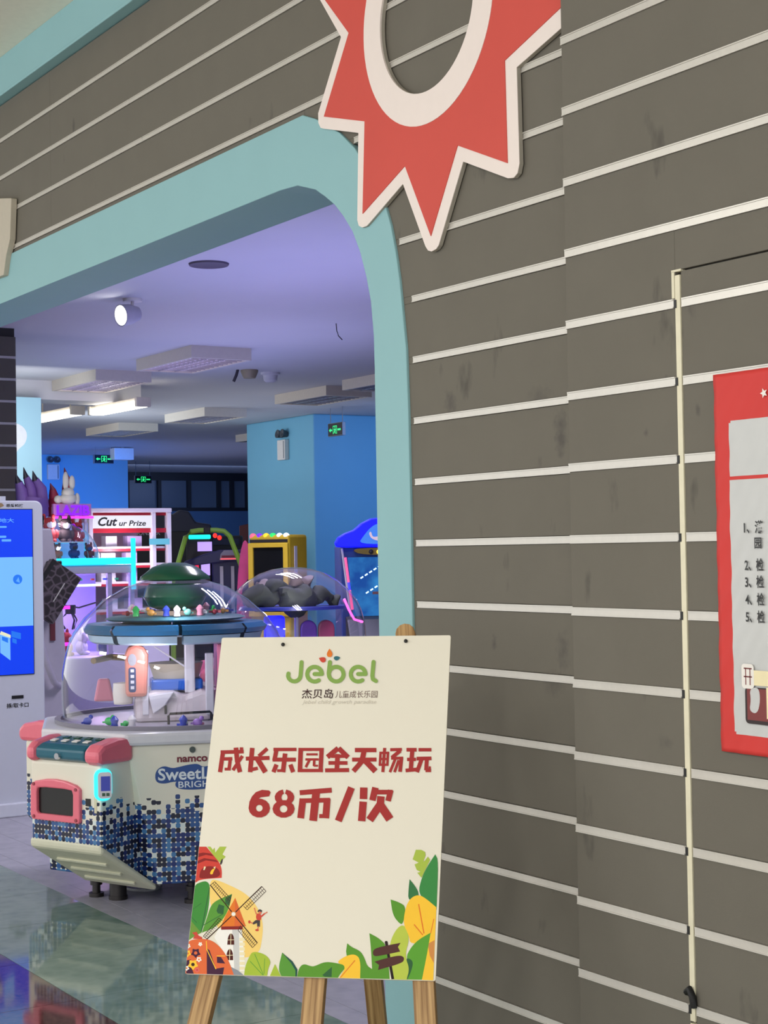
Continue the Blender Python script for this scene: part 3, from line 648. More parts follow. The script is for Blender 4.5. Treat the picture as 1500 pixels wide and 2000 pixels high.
('printed_logo','logo',0,[321,7389,316,7362,298,7342,273,7335,246,7342,225,7362,216,7389,221,7417,239,7436,265,7444,292,7436,312,7416]),
('printed_logo','logo',0,[350,7448,345,7421,327,7401,301,7394,275,7401,254,7421,245,7449,250,7476,268,7496,294,7503,320,7495,341,7475]),
('printed_logo','logo',0,[357,7516,352,7488,334,7469,308,7461,281,7469,261,7489,252,7516,257,7544,275,7563,300,7571,327,7563,348,7543]),
('printed_logo','logo',0,[1006,7845,999,7472,1103,7461,1111,7835]),
('printed_logo','logo',0,[1000,7459,1020,7368,1121,7384,1102,7475]),
('printed_logo','logo',0,[1046,7330,1126,7280,1175,7371,1095,7422]),
('printed_logo','logo',0,[1111,7840,1106,7812,1088,7792,1062,7785,1036,7793,1015,7813,1006,7840,1012,7868,1030,7888,1055,7895,1082,7887,1102,7867]),
('printed_logo','logo',0,[1103,7466,1098,7439,1080,7419,1055,7412,1028,7420,1008,7440,999,7467,1004,7494,1022,7514,1048,7521,1074,7513,1095,7493]),
('printed_logo','logo',0,[1123,7376,1117,7349,1099,7329,1074,7322,1047,7329,1027,7349,1018,7376,1024,7403,1041,7423,1067,7430,1094,7423,1114,7403]),
('printed_logo','logo',0,[1203,7325,1197,7298,1180,7278,1154,7271,1128,7279,1107,7299,1099,7326,1104,7353,1122,7372,1147,7379,1174,7372,1194,7352]),
('printed_logo','orange',1,[-112,8212,-112,8212,-13,8074,-41,7992,-95,7978,-149,7993,-178,8075]),
('printed_logo','redp',1,[-368,7958,-368,7958,-266,7984,-196,7967,-179,7871,-244,7824,-315,7862]),
('printed_logo','tealp',1,[190,7970,190,7970,115,8005,37,7998,12,7941,85,7875,151,7909]),
]
INK={'yel2':(245,208,118),'lime':(170,190,75),'red':(208,68,56),'dred':(140,40,38),'cream':(240,228,196),'yel':(250,198,58),'dark':(45,30,32),'olive':(112,150,62),'green':(66,140,60),'green2':(92,152,58),'dgreen':(52,98,58),'white':(244,240,232),'grey':(205,204,200),'dark2':(80,32,24),'orange':(228,122,44),'orange2':(220,105,52),'brown':(62,36,26),'tan':(210,140,75),'skin':(215,120,90),'redp':(205,75,58),'slate':(140,145,152),'orange3':(226,108,60),'plum':(70,34,60),'pink':(225,105,100),'lime2':(168,190,62),'dgreen2':(36,82,72),'green3':(92,150,48),'lime3':(186,200,78),'dgreen3':(58,118,70),'dgreen4':(62,138,70),'green4':(94,160,52),'black':(36,22,24),'brown2':(84,50,46),'title':(166,52,50),'logo':(136,168,84),'tealp':(52,108,118)}
# ------------------------------------------------------------------ materials of the setting
def wall_grey():
    m = mat('wall_grey_paint', (108, 103, 93), .7, noise=.07, nscale=6, spec=.22)
    nt = m.node_tree; b = nt.nodes['Principled BSDF']
    tc = N(nt, 'ShaderNodeTexCoord'); mp = N(nt, 'ShaderNodeMapping'); mp.inputs['Scale'].default_value = (9, 9, 3.5)
    n = N(nt, 'ShaderNodeTexNoise'); n.inputs['Scale'].default_value = 1.1; n.inputs['Detail'].default_value = 4
    rp = N(nt, 'ShaderNodeValToRGB'); rp.color_ramp.elements[0].position = .25; rp.color_ramp.elements[0].color = (.66, .66, .68, 1)
    rp.color_ramp.elements[1].position = .33; rp.color_ramp.elements[1].color = (1, 1, 1, 1)
    mu = N(nt, 'ShaderNodeMix', data_type='RGBA', blend_type='MULTIPLY'); mu.inputs[0].default_value = 1
    old = b.inputs['Base Color'].links[0].from_socket
    nt.links.new(tc.outputs['Object'], mp.inputs[0]); nt.links.new(mp.outputs[0], n.inputs[0]); nt.links.new(n.outputs[0], rp.inputs[0])
    nt.links.new(old, mu.inputs[6]); nt.links.new(rp.outputs[0], mu.inputs[7]); nt.links.new(mu.outputs[2], b.inputs['Base Color'])
    cur = mu.outputs[2]
    for X, Z, rx, rz, k in ((-3.813, 1.867, .035, .04, .55), (-3.318, 1.739, .03, .07, .65), (-3.325, 1.185, .03, .06, .5), (-3.626, 1.189, .014, .028, .6), (-3.37, 1.10, .05, .035, .35), (-3.40, 1.845, .06, .03, .35), (-2.873, 1.839, .012, .012, .5), (-2.944, 1.718, .010, .012, .5), (-2.767, 1.758, .010, .02, .5), (-2.90, .99, .03, .02, .3), (-2.97, .742, .02, .02, .3)):
        sb = N(nt, 'ShaderNodeVectorMath', operation='SUBTRACT'); sb.inputs[1].default_value = (X, 2.63, Z); nt.links.new(tc.outputs['Object'], sb.inputs[0])
        dv = N(nt, 'ShaderNodeVectorMath', operation='DIVIDE'); dv.inputs[1].default_value = (rx, 1, rz); nt.links.new(sb.outputs[0], dv.inputs[0])
        ln = N(nt, 'ShaderNodeVectorMath', operation='LENGTH'); nt.links.new(dv.outputs[0], ln.inputs[0])
        ns = N(nt, 'ShaderNodeTexNoise'); ns.inputs['Scale'].default_value = 45; nt.links.new(tc.outputs['Object'], ns.inputs[0])
        ad = N(nt, 'ShaderNodeMath', operation='MULTIPLY_ADD'); ad.inputs[1].default_value = 1.6; nt.links.new(ns.outputs[0], ad.inputs[0]); nt.links.new(ln.outputs['Value'], ad.inputs[2])
        mr = N(nt, 'ShaderNodeMapRange'); mr.inputs['From Min'].default_value = .9; mr.inputs['From Max'].default_value = 1.8; mr.inputs['To Min'].default_value = k; mr.inputs['To Max'].default_value = 0; nt.links.new(ad.outputs[0], mr.inputs[0])
        mm = N(nt, 'ShaderNodeMix', data_type='RGBA'); mm.inputs[7].default_value = (*S(74, 70, 68), 1); nt.links.new(mr.outputs[0], mm.inputs[0]); nt.links.new(cur, mm.inputs[6]); cur = mm.outputs[2]
    nt.links.new(cur, b.inputs['Base Color'])
    n2 = N(nt, 'ShaderNodeTexNoise'); n2.inputs['Scale'].default_value = 400
    bp = N(nt, 'ShaderNodeBump'); bp.inputs['Strength'].default_value = .12; bp.inputs['Distance'].default_value = .002
    nt.links.new(tc.outputs['Object'], n2.inputs[0]); nt.links.new(n2.outputs[0], bp.inputs['Height']); nt.links.new(bp.outputs[0], b.inputs['Normal'])
    return m
GREY = wall_grey()
BASEG = mat('wall_groove', (60, 57, 52), .8)
ALU = mat('aluminium_strip', (204, 199, 190), .3, .25, noise=.05, nscale=60)
CREAM = mat('cream_strip', (224, 216, 188), .5, noise=.12, nscale=25)
TEAL = mat('teal_paint', (142, 184, 188), .6, spec=.25, noise=.03, nscale=5)
BLACK = mat('black_plastic', (18, 17, 17), .5)
WHITE = mat('white_plastic', (232, 226, 218), .4)
CEIL = mat('ceiling_cream', (240, 236, 218), .7)

# ------------------------------------------------------------------ floor
def floor_mat(name, rgb, rgb2, rough, scale, spec=.5):
    m = bpy.data.materials.new(name); m.use_nodes = True; nt = m.node_tree; b = nt.nodes['Principled BSDF']
    tc = N(nt, 'ShaderNodeTexCoord'); n = N(nt, 'ShaderNodeTexNoise'); n.inputs['Scale'].default_value = scale; n.inputs['Detail'].default_value = 6
    v = N(nt, 'ShaderNodeTexVoronoi'); v.inputs['Scale'].default_value = scale*2.2
    ad = N(nt, 'ShaderNodeMath', operation='MULTIPLY_ADD'); ad.inputs[1].default_value = .35
    rp = N(nt, 'ShaderNodeValToRGB'); rp.color_ramp.elements[0].position = .4; rp.color_ramp.elements[0].color = (*S(*rgb), 1)
    rp.color_ramp.elements[1].position = .85; rp.color_ramp.elements[1].color = (*S(*rgb2), 1)
    nt.links.new(tc.outputs['Object'], n.inputs[0]); nt.links.new(tc.outputs['Object'], v.inputs[0])
    nt.links.new(v.outputs['Distance'], ad.inputs[0]); nt.links.new(n.outputs[0], ad.inputs[2]); nt.links.new(ad.outputs[0], rp.inputs[0])
    nt.links.new(rp.outputs[0], b.inputs['Base Color']); b.inputs['Roughness'].default_value = rough; b.inputs['Specular IOR Level'].default_value = spec
    return m
GREENT = floor_mat('green_polished_tile', (104, 128, 119), (130, 150, 140), .06, 9, .6)
REDT = floor_mat('dark_red_granite', (58, 36, 36), (98, 66, 62), .07, 40, .6)
BEIGET = floor_mat('beige_polished_tile', (214, 208, 196), (228, 222, 210), .1, 8)
GREYT = floor_mat('grey_matt_tile', (146, 144, 158), (164, 161, 174), .35, 10, .3)
GROUT = mat('floor_grout', (74, 72, 72), .8)
fl = tag(MB().box(-40, 4, -5, 24, -.1, -.006).build('floor', GROUT), 'polished tiled floor of the mall corridor and arcade', 'floor', kind='structure')
def tile(x0, x1, y0, y1, m, gap=.0012):
    return MB().box(x0+gap, x1-gap, y0+gap, y1-gap, -.02, 0).build('tile', m, fl)
for i in range(-12, 10):                                     # green band beside the wall
    x = -5.10+.571*i
    tile(x, x+.571, 2.010, 2.589, GREENT)
for i in range(-12, 10):                                     # dark red granite band
    x = -5.10+.571*i
    tile(x, x+.571, 1.70, 2.010, REDT)
for i in range(-9, 6):
    for j in range(0, 3):
        tile(-5.10+.9*i, -4.20+.9*i, 1.70-.9*(j+1), 1.70-.9*j, BEIGET)
tile(-11, -4.2, 2.589, 2.684, GREYT); tile(-4.2, 2, 2.589, 2.684, GREYT)
for r_ in range(5):                                          # narrow grey tiles just inside the arch
    off = (.37*r_) % 1.2
    x = -11.0-off
    while x < -4.2:
        tile(max(x, -11), min(x+1.2, -4.2), 2.684+.2005*r_, 2.684+.2005*(r_+1), GREYT); x += 1.2
MB().box(-40, -4.2, 3.687, 24, -.02, 0).build('tile', GREYT, fl); MB().box(-40, -11, 2.62, 3.687, -.02, 0).build('tile', GREYT, fl)

# ------------------------------------------------------------------ slatted shop front, part left of the seam
YF, YB = 2.640, 2.890
ZL = lambda k: 2.9006-.17893*k
OUT = [(2.873, -4.62), (2.842, -4.537), (2.763, -4.386), (2.694, -4.296), (2.6, -4.21), (2.479, -4.125), (2.421, -4.099), (2.332, -4.073), (2.245, -4.055), (2.144, -4.041), (2.044, -4.027), (1.862, -4.021), (1.561, -4.018), (-1, -4.018)]
INN = [(2.657, -4.78), (2.65, -4.66), (2.614, -4.544), (2.578, -4.48), (2.543, -4.425), (2.497, -4.372), (2.44, -4.319), (2.369, -4.276), (2.285, -4.241), (2.207, -4.218), (2.103, -4.205), (2.0, -4.203), (1.877, -4.203), (-1, -4.203)]
def xo(z, T=OUT):
    for (za, xa), (zb, xb) in zip(T, T[1:]):
        if zb <= z <= za: return xa+(xb-xa)*(za-z)/(za-zb)
    return T[0][1]
wl = MB().box(-12.8, -3.235, YF+.012, YB, 2.66, 3.62).box(-4.2, -3.235, YF+.012, YB, 0, 2.66).box(-12.8, -10.2, YF+.012, YB, 0, 2.66).build('wall_front', BASEG)
tag(wl, 'grey panelled shop front wall with thin metal strips around the teal arch', 'wall', kind='structure')
def plank(par, x0, x1, y, z0, z1, m=GREY): return MB().box(x0, x1, y, y+.013, z0, z1).build('panel', m, par, bevel=.0015)
def strip_mb(x0, x1, z, y, hgt=.0095):
    mb = MB().box(x0, x1, y, y+.014, z-hgt, z+hgt)
    mb.box(x0+.002, x1-.002, y-.0025, y+.001, z-hgt, z-hgt+.003).box(x0+.002, x1-.002, y-.0025, y+.001, z+hgt-.003, z+hgt)
    return mb
G_ = .0105
for k in range(-4, 17):
    z1, z0 = ZL(k)-G_, max(0, ZL(k+1)+G_)
    if z1 < .03: break
    if k < 0:
        for a, b in ((-12.78, -9.8), (-9.8, -6.9), (-6.9, -3.237)): plank(wl, a, b, YF, z0, z1)
    elif k == 0:
        plank(wl, -4.62, -3.237, YF, z0, z1); plank(wl, -12.78, -4.62, YF, 2.862, z1)
    else: plank(wl, xo((z0+z1)/2)-.05, -3.237, YF, z0, z1)
START = {1: -4.31, 2: -4.13, 3: -4.062}
for k in range(-3, 16):
    z = ZL(k)
    if k <= 0:
        a = -12.78
        for b in ((-9.0, -5.9, -3.24) if k % 2 else (-7.6, -6.02, -3.24)):
            strip_mb(a, b-.001, z, YF-.002).build('strip', ALU, wl); a = b
    else:
        strip_mb(START.get(k, -4.0), -3.24, z, YF-.002).build('strip', ALU, wl); plank(wl, START.get(k, -4.0)-.09, START.get(k, -4.0)-.0015, YF, z-G_, z+G_)
# teal cornice and corridor ceiling
tag(MB().box(-14, 3, 2.596, 2.70, 3.622, 3.80).box(-14, 3, 2.588, 2.70, 3.612, 3.626).build('trim_1', TEAL, bevel=.003), 'teal cornice band along the top of the grey wall', 'trim', kind='structure')
tag(MB().box(-14, 4, -5, 2.9, 3.80, 3.9).build('ceiling_corridor', CEIL), 'cream corridor ceiling above the teal cornice', 'ceiling', kind='structure')
# arch
def full(T, cx=-7.2):
    right = [(x, z) for z, x in T if z > -1]; right.append((T[-1][1], 0.0))
    left = [(2*cx-x, z) for x, z in reversed(right)]
    return left+right
def densify(T):
    return T
n_ = 14
ar = MB().ring(full(OUT), full(INN), YF-.009, YB+.01, 'y', closed=False).build('trim_2', TEAL, bevel=.003)
tag(ar, 'teal arch surround framing the arcade entrance', 'arch', kind='structure')

# ------------------------------------------------------------------ part right of the seam, with a flush door
YR = 2.600
ZR = lambda k: 2.9112-.18024*k
DX = -2.832
wr = MB().box(-3.235, 3.0, YR+.012, YB, 0, 3.62).build('wall_right', BASEG)
tag(wr, 'grey panelled wall right of the seam with a hidden door', 'wall', kind='structure')
dr = tag(MB().box(DX+.018, 3.0-1.6, YR+.0125, YR+.02, 0, 2.078).build('door_1', BASEG), 'flush hidden door covered in the same grey panels and strips', 'door', kind='structure')
for k in range(-4, 17):
    z1, z0 = ZR(k)-G_, max(0, ZR(k+1)+G_)
    if z1 < .03: break
    if z0 > 2.085: plank(wr, -3.235, 3.0, YR, z0, z1)
    elif z1 > 2.085:
        plank(wr, -3.235, DX-.001, YR, z0, z1); plank(wr, DX-.001, 3.0, YR, 2.087, z1); plank(dr, DX+.017, 1.4, YR+.001, z0, 2.083)
    else:
        plank(wr, -3.235, DX-.001, YR, z0, z1); plank(dr, DX+.017, 1.4, YR+.001, z0, z1)
for k in range(-3, 16):
    z = ZR(k)
    if z > 2.085: strip_mb(-3.236, 3.0, z, YR-.002, .0105).build('strip', ALU, wr)
    else:
        strip_mb(-3.236, DX-.004, z, YR-.002, .0105).build('strip', ALU, wr); strip_mb(DX+.019, 1.4, z-.0005, YR-.001, .0105).build('strip', ALU, dr)
        MB().box(DX-.004, DX+.004, YR-.0035, YR+.01, z-.011, z+.008).build('joint_block', BLACK, dr)
# cream edge strips of the door
z = 2.062
MB().box(DX-.001, DX+.0155, YR-.002, YR+.012, .36, 2.075).build('edge_strip', CREAM, dr, bevel=.001)
MB().box(DX-.012, DX-.003, YR-.002, YR+.012, ZR(5)+.012, 2.085).build('edge_strip', CREAM, wr, bevel=.001)
MB().box(DX-.012, DX+.02, YR-.002, YR+.012, 2.083, 2.088).build('edge_strip', CREAM, wr)
MB().box(DX-.001, DX+.0155, YR-.002, YR+.012, 0, .355).build('edge_strip', CREAM, dr, bevel=.001)
# black hinge on the door edge
hb = MB().tube([(DX-.004, YR-.008, .425), (DX+.008, YR-.012, .436), (DX+.017, YR-.01, .42), (DX+.017, YR-.006, .395)], .0085, 8)
hb.build('hinge', BLACK, dr, smooth=True)

# ------------------------------------------------------------------ starburst sign
def pairs(v, s=1.0): return [(v[i]*s, v[i+1]*s) for i in range(0, len(v), 2)]
SCX, SCZ = -3.877, 3.007
white_low = [(-4.352, 3.054), (-4.501, 2.85), (-4.501, 2.819), (-4.487, 2.8), (-4.465, 2.792), (-4.258, 2.732), (-4.273, 2.466), (-4.265, 2.447), (-4.245, 2.438), (-4.22, 2.438), (-4.204, 2.444), (-4.013, 2.526), (-3.901, 2.324), (-3.888, 2.309), (-3.87, 2.303), (-3.847, 2.306), (-3.833, 2.315), (-3.705, 2.527), (-3.5, 2.439), (-3.474, 2.435), (-3.457, 2.444), (-3.448, 2.468), (-3.452, 2.725), (-3.237, 2.783), (-3.237, 2.85), (-3.398, 3.054)]
red_low = [(-4.302, 3.053), (-4.462, 2.83), (-4.217, 2.758), (-4.238, 2.479), (-3.998, 2.576), (-3.869, 2.347), (-3.728, 2.577), (-3.498, 2.479), (-3.502, 2.756), (-3.238, 2.835), (-3.444, 3.053)]
def whole(low): return [(min(x, -3.237), z) for x, z in low+[(2*SCX-x, 6.107-z) for x, z in low[1:-1]]]
REDS = mat('sign_red', (206, 82, 72), .55, noise=.05, nscale=4, spec=.2)
SIGNW = mat('sign_white', (236, 222, 214), .5, noise=.02)
SIGNC = mat('sign_edge', (168, 160, 146), .7)
def resample_ring(poly, r):
    """outline vertices and, for each, the matching point on the circle round the hole"""
    out = []
    n = len(poly)
    for i in range(n):
        a, b = poly[i], poly[(i+1) % n]
        m = max(1, int(math.hypot(b[0]-a[0], b[1]-a[1])/.03))
        for q in range(m): out.append((a[0]+(b[0]-a[0])*q/m, a[1]+(b[1]-a[1])*q/m))
    inn = []
    for x, z in out:
        t = math.atan2(z-SCZ, x-SCX); inn.append((SCX+r*math.cos(t), SCZ+r*math.sin(t)))
    return out, inn
ss = thing('starburst_sign', 'red and white starburst sign with a round hole above the arch', 'sign', (SCX, 2.624, SCZ))
sh = lambda P: [(x-SCX, z-SCZ) for x, z in P]
o_, i_ = resample_ring(whole(white_low), .2415)
MB().ring(sh(o_), sh(i_), 0, .012, 'y').build('backing_board', [SIGNC], ss)
MB().ring(sh(o_), sh(i_), -.002, .0, 'y').build('white_face', SIGNW, ss)
o_, i_ = resample_ring(whole(red_low), .322)
MB().ring(sh(o_), sh(i_), -.0045, -.002, 'y').build('red_face', REDS, ss)
MB().ring(ell(0, 0, .335, n=72), ell(0, 0, .2415, n=72), -.006, -.002, 'y').build('white_ring', SIGNW, ss)
# pale sign board at the far left above the arch
lb = thing('pale_sign_board', 'pale beige sign board on the wall at the left picture edge', 'sign', (-7.5, YF-.004, 2.77))
MB().prism([(.163, .35), (.180, .345), (.155, .16), (.10, .09), (.060, .005), (-.5, .02), (-.5, .47)], -.03, 0, 'y').build('board', mat('beige_board', (188, 178, 160), .6), lb, bevel=.003)

# ------------------------------------------------------------------ red notice on the door
def poster_mat():
    m = mat('poster_red', (206, 62, 58), .5, noise=.04, nscale=8, spec=.2); nt = m.node_tree; b = nt.nodes['Principled BSDF']
    return m
PR = poster_mat(); PG = mat('poster_grey', (196, 196, 194), .42, noise=.02)
nt_ = thing('notice_poster', 'red bordered notice poster with grey centre taped to the hidden door', 'poster', (-2.41, YR-.004, 1.41))
def wavy(x, z):
    return -.0045 + .0011*math.sin(z*38+x*30)*math.sin(x*55-z*9) + .0008*math.sin(z*95-x*140)
def sheet(poly_fn, name, m, x0, x1, z0, z1, dy, nx=50, nz=80, mask=None):
    mb = MB(); vs = []; fs = []
    for j in range(nz+1):
        for i in range(nx+1):
            x = x0+(x1-x0)*i/nx; z = z0+(z1-z0)*j/nz; vs.append((x, wavy(x, z)+dy, z))
    for j in range(nz):
        for i in range(nx):
            if mask and not mask(x0+(x1-x0)*(i+.5)/nx, z0+(z1-z0)*(j+.5)/nz): continue
            k = j*(nx+1)+i; fs.append((k, k+1, k+nx+2, k+nx+1))
    mb.add(vs, fs)
    return mb.build(name, m, nt_, smooth=True)
sh_ = sheet(None, 'sheet', PR, -.296, .296, -.421, .421, 0)
sm_ = sh_.modifiers.new('thick', 'SOLIDIFY'); sm_.thickness = .0006
def rr_mask(x0, x1, z0, z1, r):
    def f(x, z):
        dx = max(x0+r-x, x-(x1-r), 0); dz = max(z0+r-z, z-(z1-r), 0)
        return dx*dx+dz*dz <= r*r
    return f
sheet(None, 'grey_field', PG, -.250, .250, .1905, .314, -.0006, 90, 26, rr_mask(-.25, .25, .12, .314, .014))
sheet(None, 'grey_field', PG, -.252, .252, -.379, .1825, -.0006, 90, 100, rr_mask(-.252, .252, -.379, .25, .014))
INKB = mat('black_ink', (34, 33, 34), .5)
def ptext(s, x0, x1, z0, z1, m=INKB, bold=.01): text('lettering', s, m, nt_, x0, x1, z0, z1, -.0088, bold)
for i, (n, zt) in enumerate((('1、满', .079), ('2、检', -.003), ('3、检', -.040), ('4、检', -.078), ('5、检', -.116))):
    ptext(n, -.207, -.150, zt-.016, zt+.012, bold=.02)
ptext('园', -.176, -.155, .030, .054, bold=.02)
MB().prism([(-.193+.011*math.cos(a)*(1 if k % 2 else .45)+.055, .366+.011*math.sin(a)*(1 if k % 2 else .45)) for k, a in [(i, i*math.pi/5) for i in range(10)]], -.0092, -.0086, 'y').build('white_star', WHITE, nt_)
# small printed street picture in the lower corner
bd = mat('print_maroon', (120, 44, 42), .45); yl = mat('print_cream', (236, 222, 178), .45); nv = mat('print_navy', (34, 40, 66), .45); pk = mat('print_dark', (40, 22, 22), .5)
pm = MB()
pm.flat(rrect(-.214, .214, -.352, -.272, .01), -.0090, 3)
pm.flat([(-.208, -.344), (.2, -.344), (.2, -.275), (-.208, -.275)], -.0091, 0)
pm.flat([(-.150, -.338), (-.06, -.338), (-.06, -.27), (-.150, -.27)], -.0092, 1); pm.flat([(-.14, -.344), (.0, -.344), (.0, -.325), (-.146, -.318)], -.0093, 2)
pm.flat(chaikin([(-.202, -.325), (-.178, -.330), (-.168, -.300), (-.172, -.270), (-.200, -.276), (-.196, -.3)]), -.0093, 4)
pm.flat(rrect(-.223, -.186, -.276, -.222, .008), -.0093, 5); pm.flat([(-.188, -.268), (.1, -.268), (.1, -.235), (-.188, -.235)], -.0092, 1)
for a, b, c, d in ((-.216, -.192, -.2335, -.2305), (-.2165, -.1915, -.2515, -.2485), (-.212, -.209, -.268, -.2315), (-.199, -.196, -.268, -.2315)): pm.flat([(a, c), (b, c), (b, d), (a, d)], -.0094, 0)
pm.build('printed_picture', [bd, yl, nv, pk, PG, WHITE], nt_)
ptext('宣', -.181, -.168, -.262, -.243, mat('print_rust', (180, 90, 60), .5))
# ------------------------------------------------------------------ easel and price board
BX, BY, BZ, BYAW, BT, BRL = -3.359, 1.893, .456, .821, .435, .004
av = Vector((math.cos(BYAW), math.sin(BYAW), 0)); nv_ = Vector((-math.sin(BYAW), math.cos(BYAW), 0))
uv_ = Vector((0, 0, 1))*math.cos(BT)+nv_*math.sin(BT)
a2 = av*math.cos(BRL)+uv_*math.sin(BRL); u2 = uv_*math.cos(BRL)-av*math.sin(BRL); n2 = u2.cross(a2)
BM = Matrix((a2, n2, u2)).transposed().to_4x4()
pb = thing('price_board', 'cream price board with red lettering and printed jungle border on wooden easel', 'sign board', (BX, BY, BZ))
pb.matrix_world = Matrix.Translation((BX, BY, BZ)) @ BM
CARD = mat('board_cream', (232, 225, 207), .6, spec=.25, noise=.015, nscale=3)
MB().prism(rrect(-.3, .3, 0, .855, .004, 2), 0, .006, 'y').build('board', CARD, pb)
SM = {k: mat('print_'+k, v, .6, noise=.03, nscale=40, spec=.2) for k, v in INK.items()}
mot = {}
for idx, (mo, c, smo, v) in enumerate(ART):
    p_ = pairs(v, 1e-4)
    mb, names = mot.setdefault(mo, (MB(), []))
    if c not in names: names.append(c)
    if smo: p_ = chaikin(p_, 2)
    flatp = [(max(-.2995, min(.2995, x)), max(.0008, z)) for x, z in p_]
    mb.flat(flatp, -.00025-.0000045*idx, names.index(c))
for mo, (mb, names) in mot.items(): mb.build(mo, [SM[c] for c in names], pb)
text('lettering', '杰贝岛', mat('print_umber', (66, 40, 38), .5), pb, -.0735, .0075, .687, .7125, -.0012, .012)
text('lettering', '儿童成长乐园', mat('print_taupe', (116, 92, 84), .5), pb, .013, .121, .6885, .7075, -.0012, .0)
text('lettering', 'Jebel child growth paradise', mat('print_pale', (204, 196, 180), .5), pb, -.0715, .120, .6695, .683, -.0012, 0, .25)
for x, z in ((-.134, .833), (.186, .839)):
    MB().ball((x, -.004, z), .005, .004, .005, 10, 6).cyl((x, -.004, z), .002, .001, 8).build('nail_head', BLACK, pb, smooth=True)
def wood():
    m = bpy.data.materials.new('easel_wood'); m.use_nodes = True; nt = m.node_tree; b = nt.nodes['Principled BSDF']
    tc = N(nt, 'ShaderNodeTexCoord'); mp = N(nt, 'ShaderNodeMapping'); mp.inputs['Scale'].default_value = (60, 60, 2.2)
    n = N(nt, 'ShaderNodeTexNoise'); n.inputs['Scale'].default_value = 2.0; n.inputs['Detail'].default_value = 6
    rp = N(nt, 'ShaderNodeValToRGB'); rp.color_ramp.elements[0].position = .35; rp.color_ramp.elements[0].color = (*S(138, 100, 56), 1)
    rp.color_ramp.elements[1].position = .7; rp.color_ramp.elements[1].color = (*S(196, 158, 104), 1)
    nt.links.new(tc.outputs['Object'], mp.inputs[0]); nt.links.new(mp.outputs[0], n.inputs[0]); nt.links.new(n.outputs[0], rp.inputs[0]); nt.links.new(rp.outputs[0], b.inputs['Base Color'])
    b.inputs['Roughness'].default_value = .55
    return m
WOOD = wood()
ez = thing('wooden_easel', 'light wooden three legged easel carrying the price board', 'easel', (BX, BY, 0))
def beam(name, a, b, wd, dp, mat_, parent, wx=None, round_top=False):
    """square timber from a to b; its local z runs along the grain"""
    a, b = Vector(a), Vector(b); d = (b-a); L_ = d.length; d.normalize()
    x = (wx or a2); x = (x-d*x.dot(d)).normalized(); y = d.cross(x)
    M = Matrix.Translation(a) @ Matrix((x, y, d)).transposed().to_4x4()
    mb = MB()
    if round_top: mb.prism([(-wd/2, 0), (wd/2, 0)]+[(wd/2*math.cos(R(t)), L_-wd/2+wd/2*math.sin(R(t))) for t in range(0, 181, 30)], -dp/2, dp/2, 'y')
    else: mb.box(-wd/2, wd/2, -dp/2, dp/2, 0, L_)
    return mb.build(name, mat_, parent, bevel=.002, M=parent.matrix_world.inverted() @ M)
bpy.context.view_layer.update()
def bp(x, y, z): return Vector((BX, BY, BZ))+a2*x+n2*y+u2*z
def down(x0, z0, x1, z1, y):
    """extend the line through two board-plane points to the floor"""
    p0, p1 = bp(x0, y, z0), bp(x1, y, z1); t = -p0.z/(p1.z-p0.z); return p0+(p1-p0)*t
for x0, z0, x1, rt in ((-.118, .835, -.243, False), (.178, .892, .270, True)):
    beam('leg', down(x0, z0, x1, 0, .022), bp(x0, .022, z0), .05, .03, WOOD, ez, round_top=rt)
beam('mast', down(.02, .8, .012, 0, .024), bp(.02, .024, .78), .05, .028, WOOD, ez)
beam('crossbar', bp(-.23, .05, .10), bp(.25, .05, .10), .05, .02, WOOD, ez, wx=u2)
#
top = bp(.03, .055, .70)
foot = Vector((-3.97, 2.47, .0))
beam('rear_leg', foot, top, .05, .028, WOOD, ez)
# ------------------------------------------------------------------ arcade room behind the arch
CZ = 3.30
PCEIL = mat('arcade_ceiling_white', (206, 204, 206), .8, noise=.03, nscale=2)
BLUEP = mat('sky_blue_paint', (120, 186, 214), .6, noise=.03, nscale=3)
PALEB = mat('pale_blue_paint', (176, 222, 234), .6, noise=.03, nscale=3)
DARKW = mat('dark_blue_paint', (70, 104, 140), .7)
tag(MB().box(-36, -2.9, 2.9, 24, CZ, CZ+.1).build('ceiling_arcade', PCEIL), 'white arcade ceiling under purple light', 'ceiling', kind='structure')
tag(MB().box(-3.2, -2.9, 2.9, 24, 0, CZ).build('wall_arcade_right', BLUEP), 'blue side wall of the arcade', 'wall', kind='structure')
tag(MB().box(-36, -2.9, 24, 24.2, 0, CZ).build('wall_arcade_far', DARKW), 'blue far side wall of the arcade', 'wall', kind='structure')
# rear wall with a strip of dark glazing
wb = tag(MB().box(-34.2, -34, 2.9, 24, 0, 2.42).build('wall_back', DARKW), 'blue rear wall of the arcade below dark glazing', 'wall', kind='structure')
DG = mat('dark_glass', (92, 106, 122), .3, spec=.5); DF = mat('dark_frame', (22, 26, 36), .5)
wn = tag(MB().box(-34.15, -34, 2.9, 24, 2.42, 2.50).box(-34.15, -34, 2.9, 24, 3.12, 3.3).build('window_1', DF), 'row of dark framed glass panels at the far end', 'window', kind='structure')
y = 11.0
i = 0
while y < 21:
    wd = (.78, .74, .76, .34, .40, .36, .30)[i % 7]
    MB().box(-34.1, -34.08, y+.07, y+wd, 2.5, 3.12).build('pane', DG, wn)
    MB().box(-34.14, -33.98, y, y+.08, 2.5, 3.12).build('mullion', DF, wn)
    y += wd; i += 1
# blue wall in the middle distance
tag(MB().box(-29.3, -28.5, 8.0, 12.35, 0, CZ).build('wall_blue', BLUEP), 'bright blue partition wall far inside the arcade', 'wall', kind='structure')
# square blue column
tag(MB().box(-21.0, -19.06, 10.95, 13.4, 0, CZ).build('column', BLUEP, bevel=.02), 'large square sky blue column in the arcade', 'column', kind='structure')
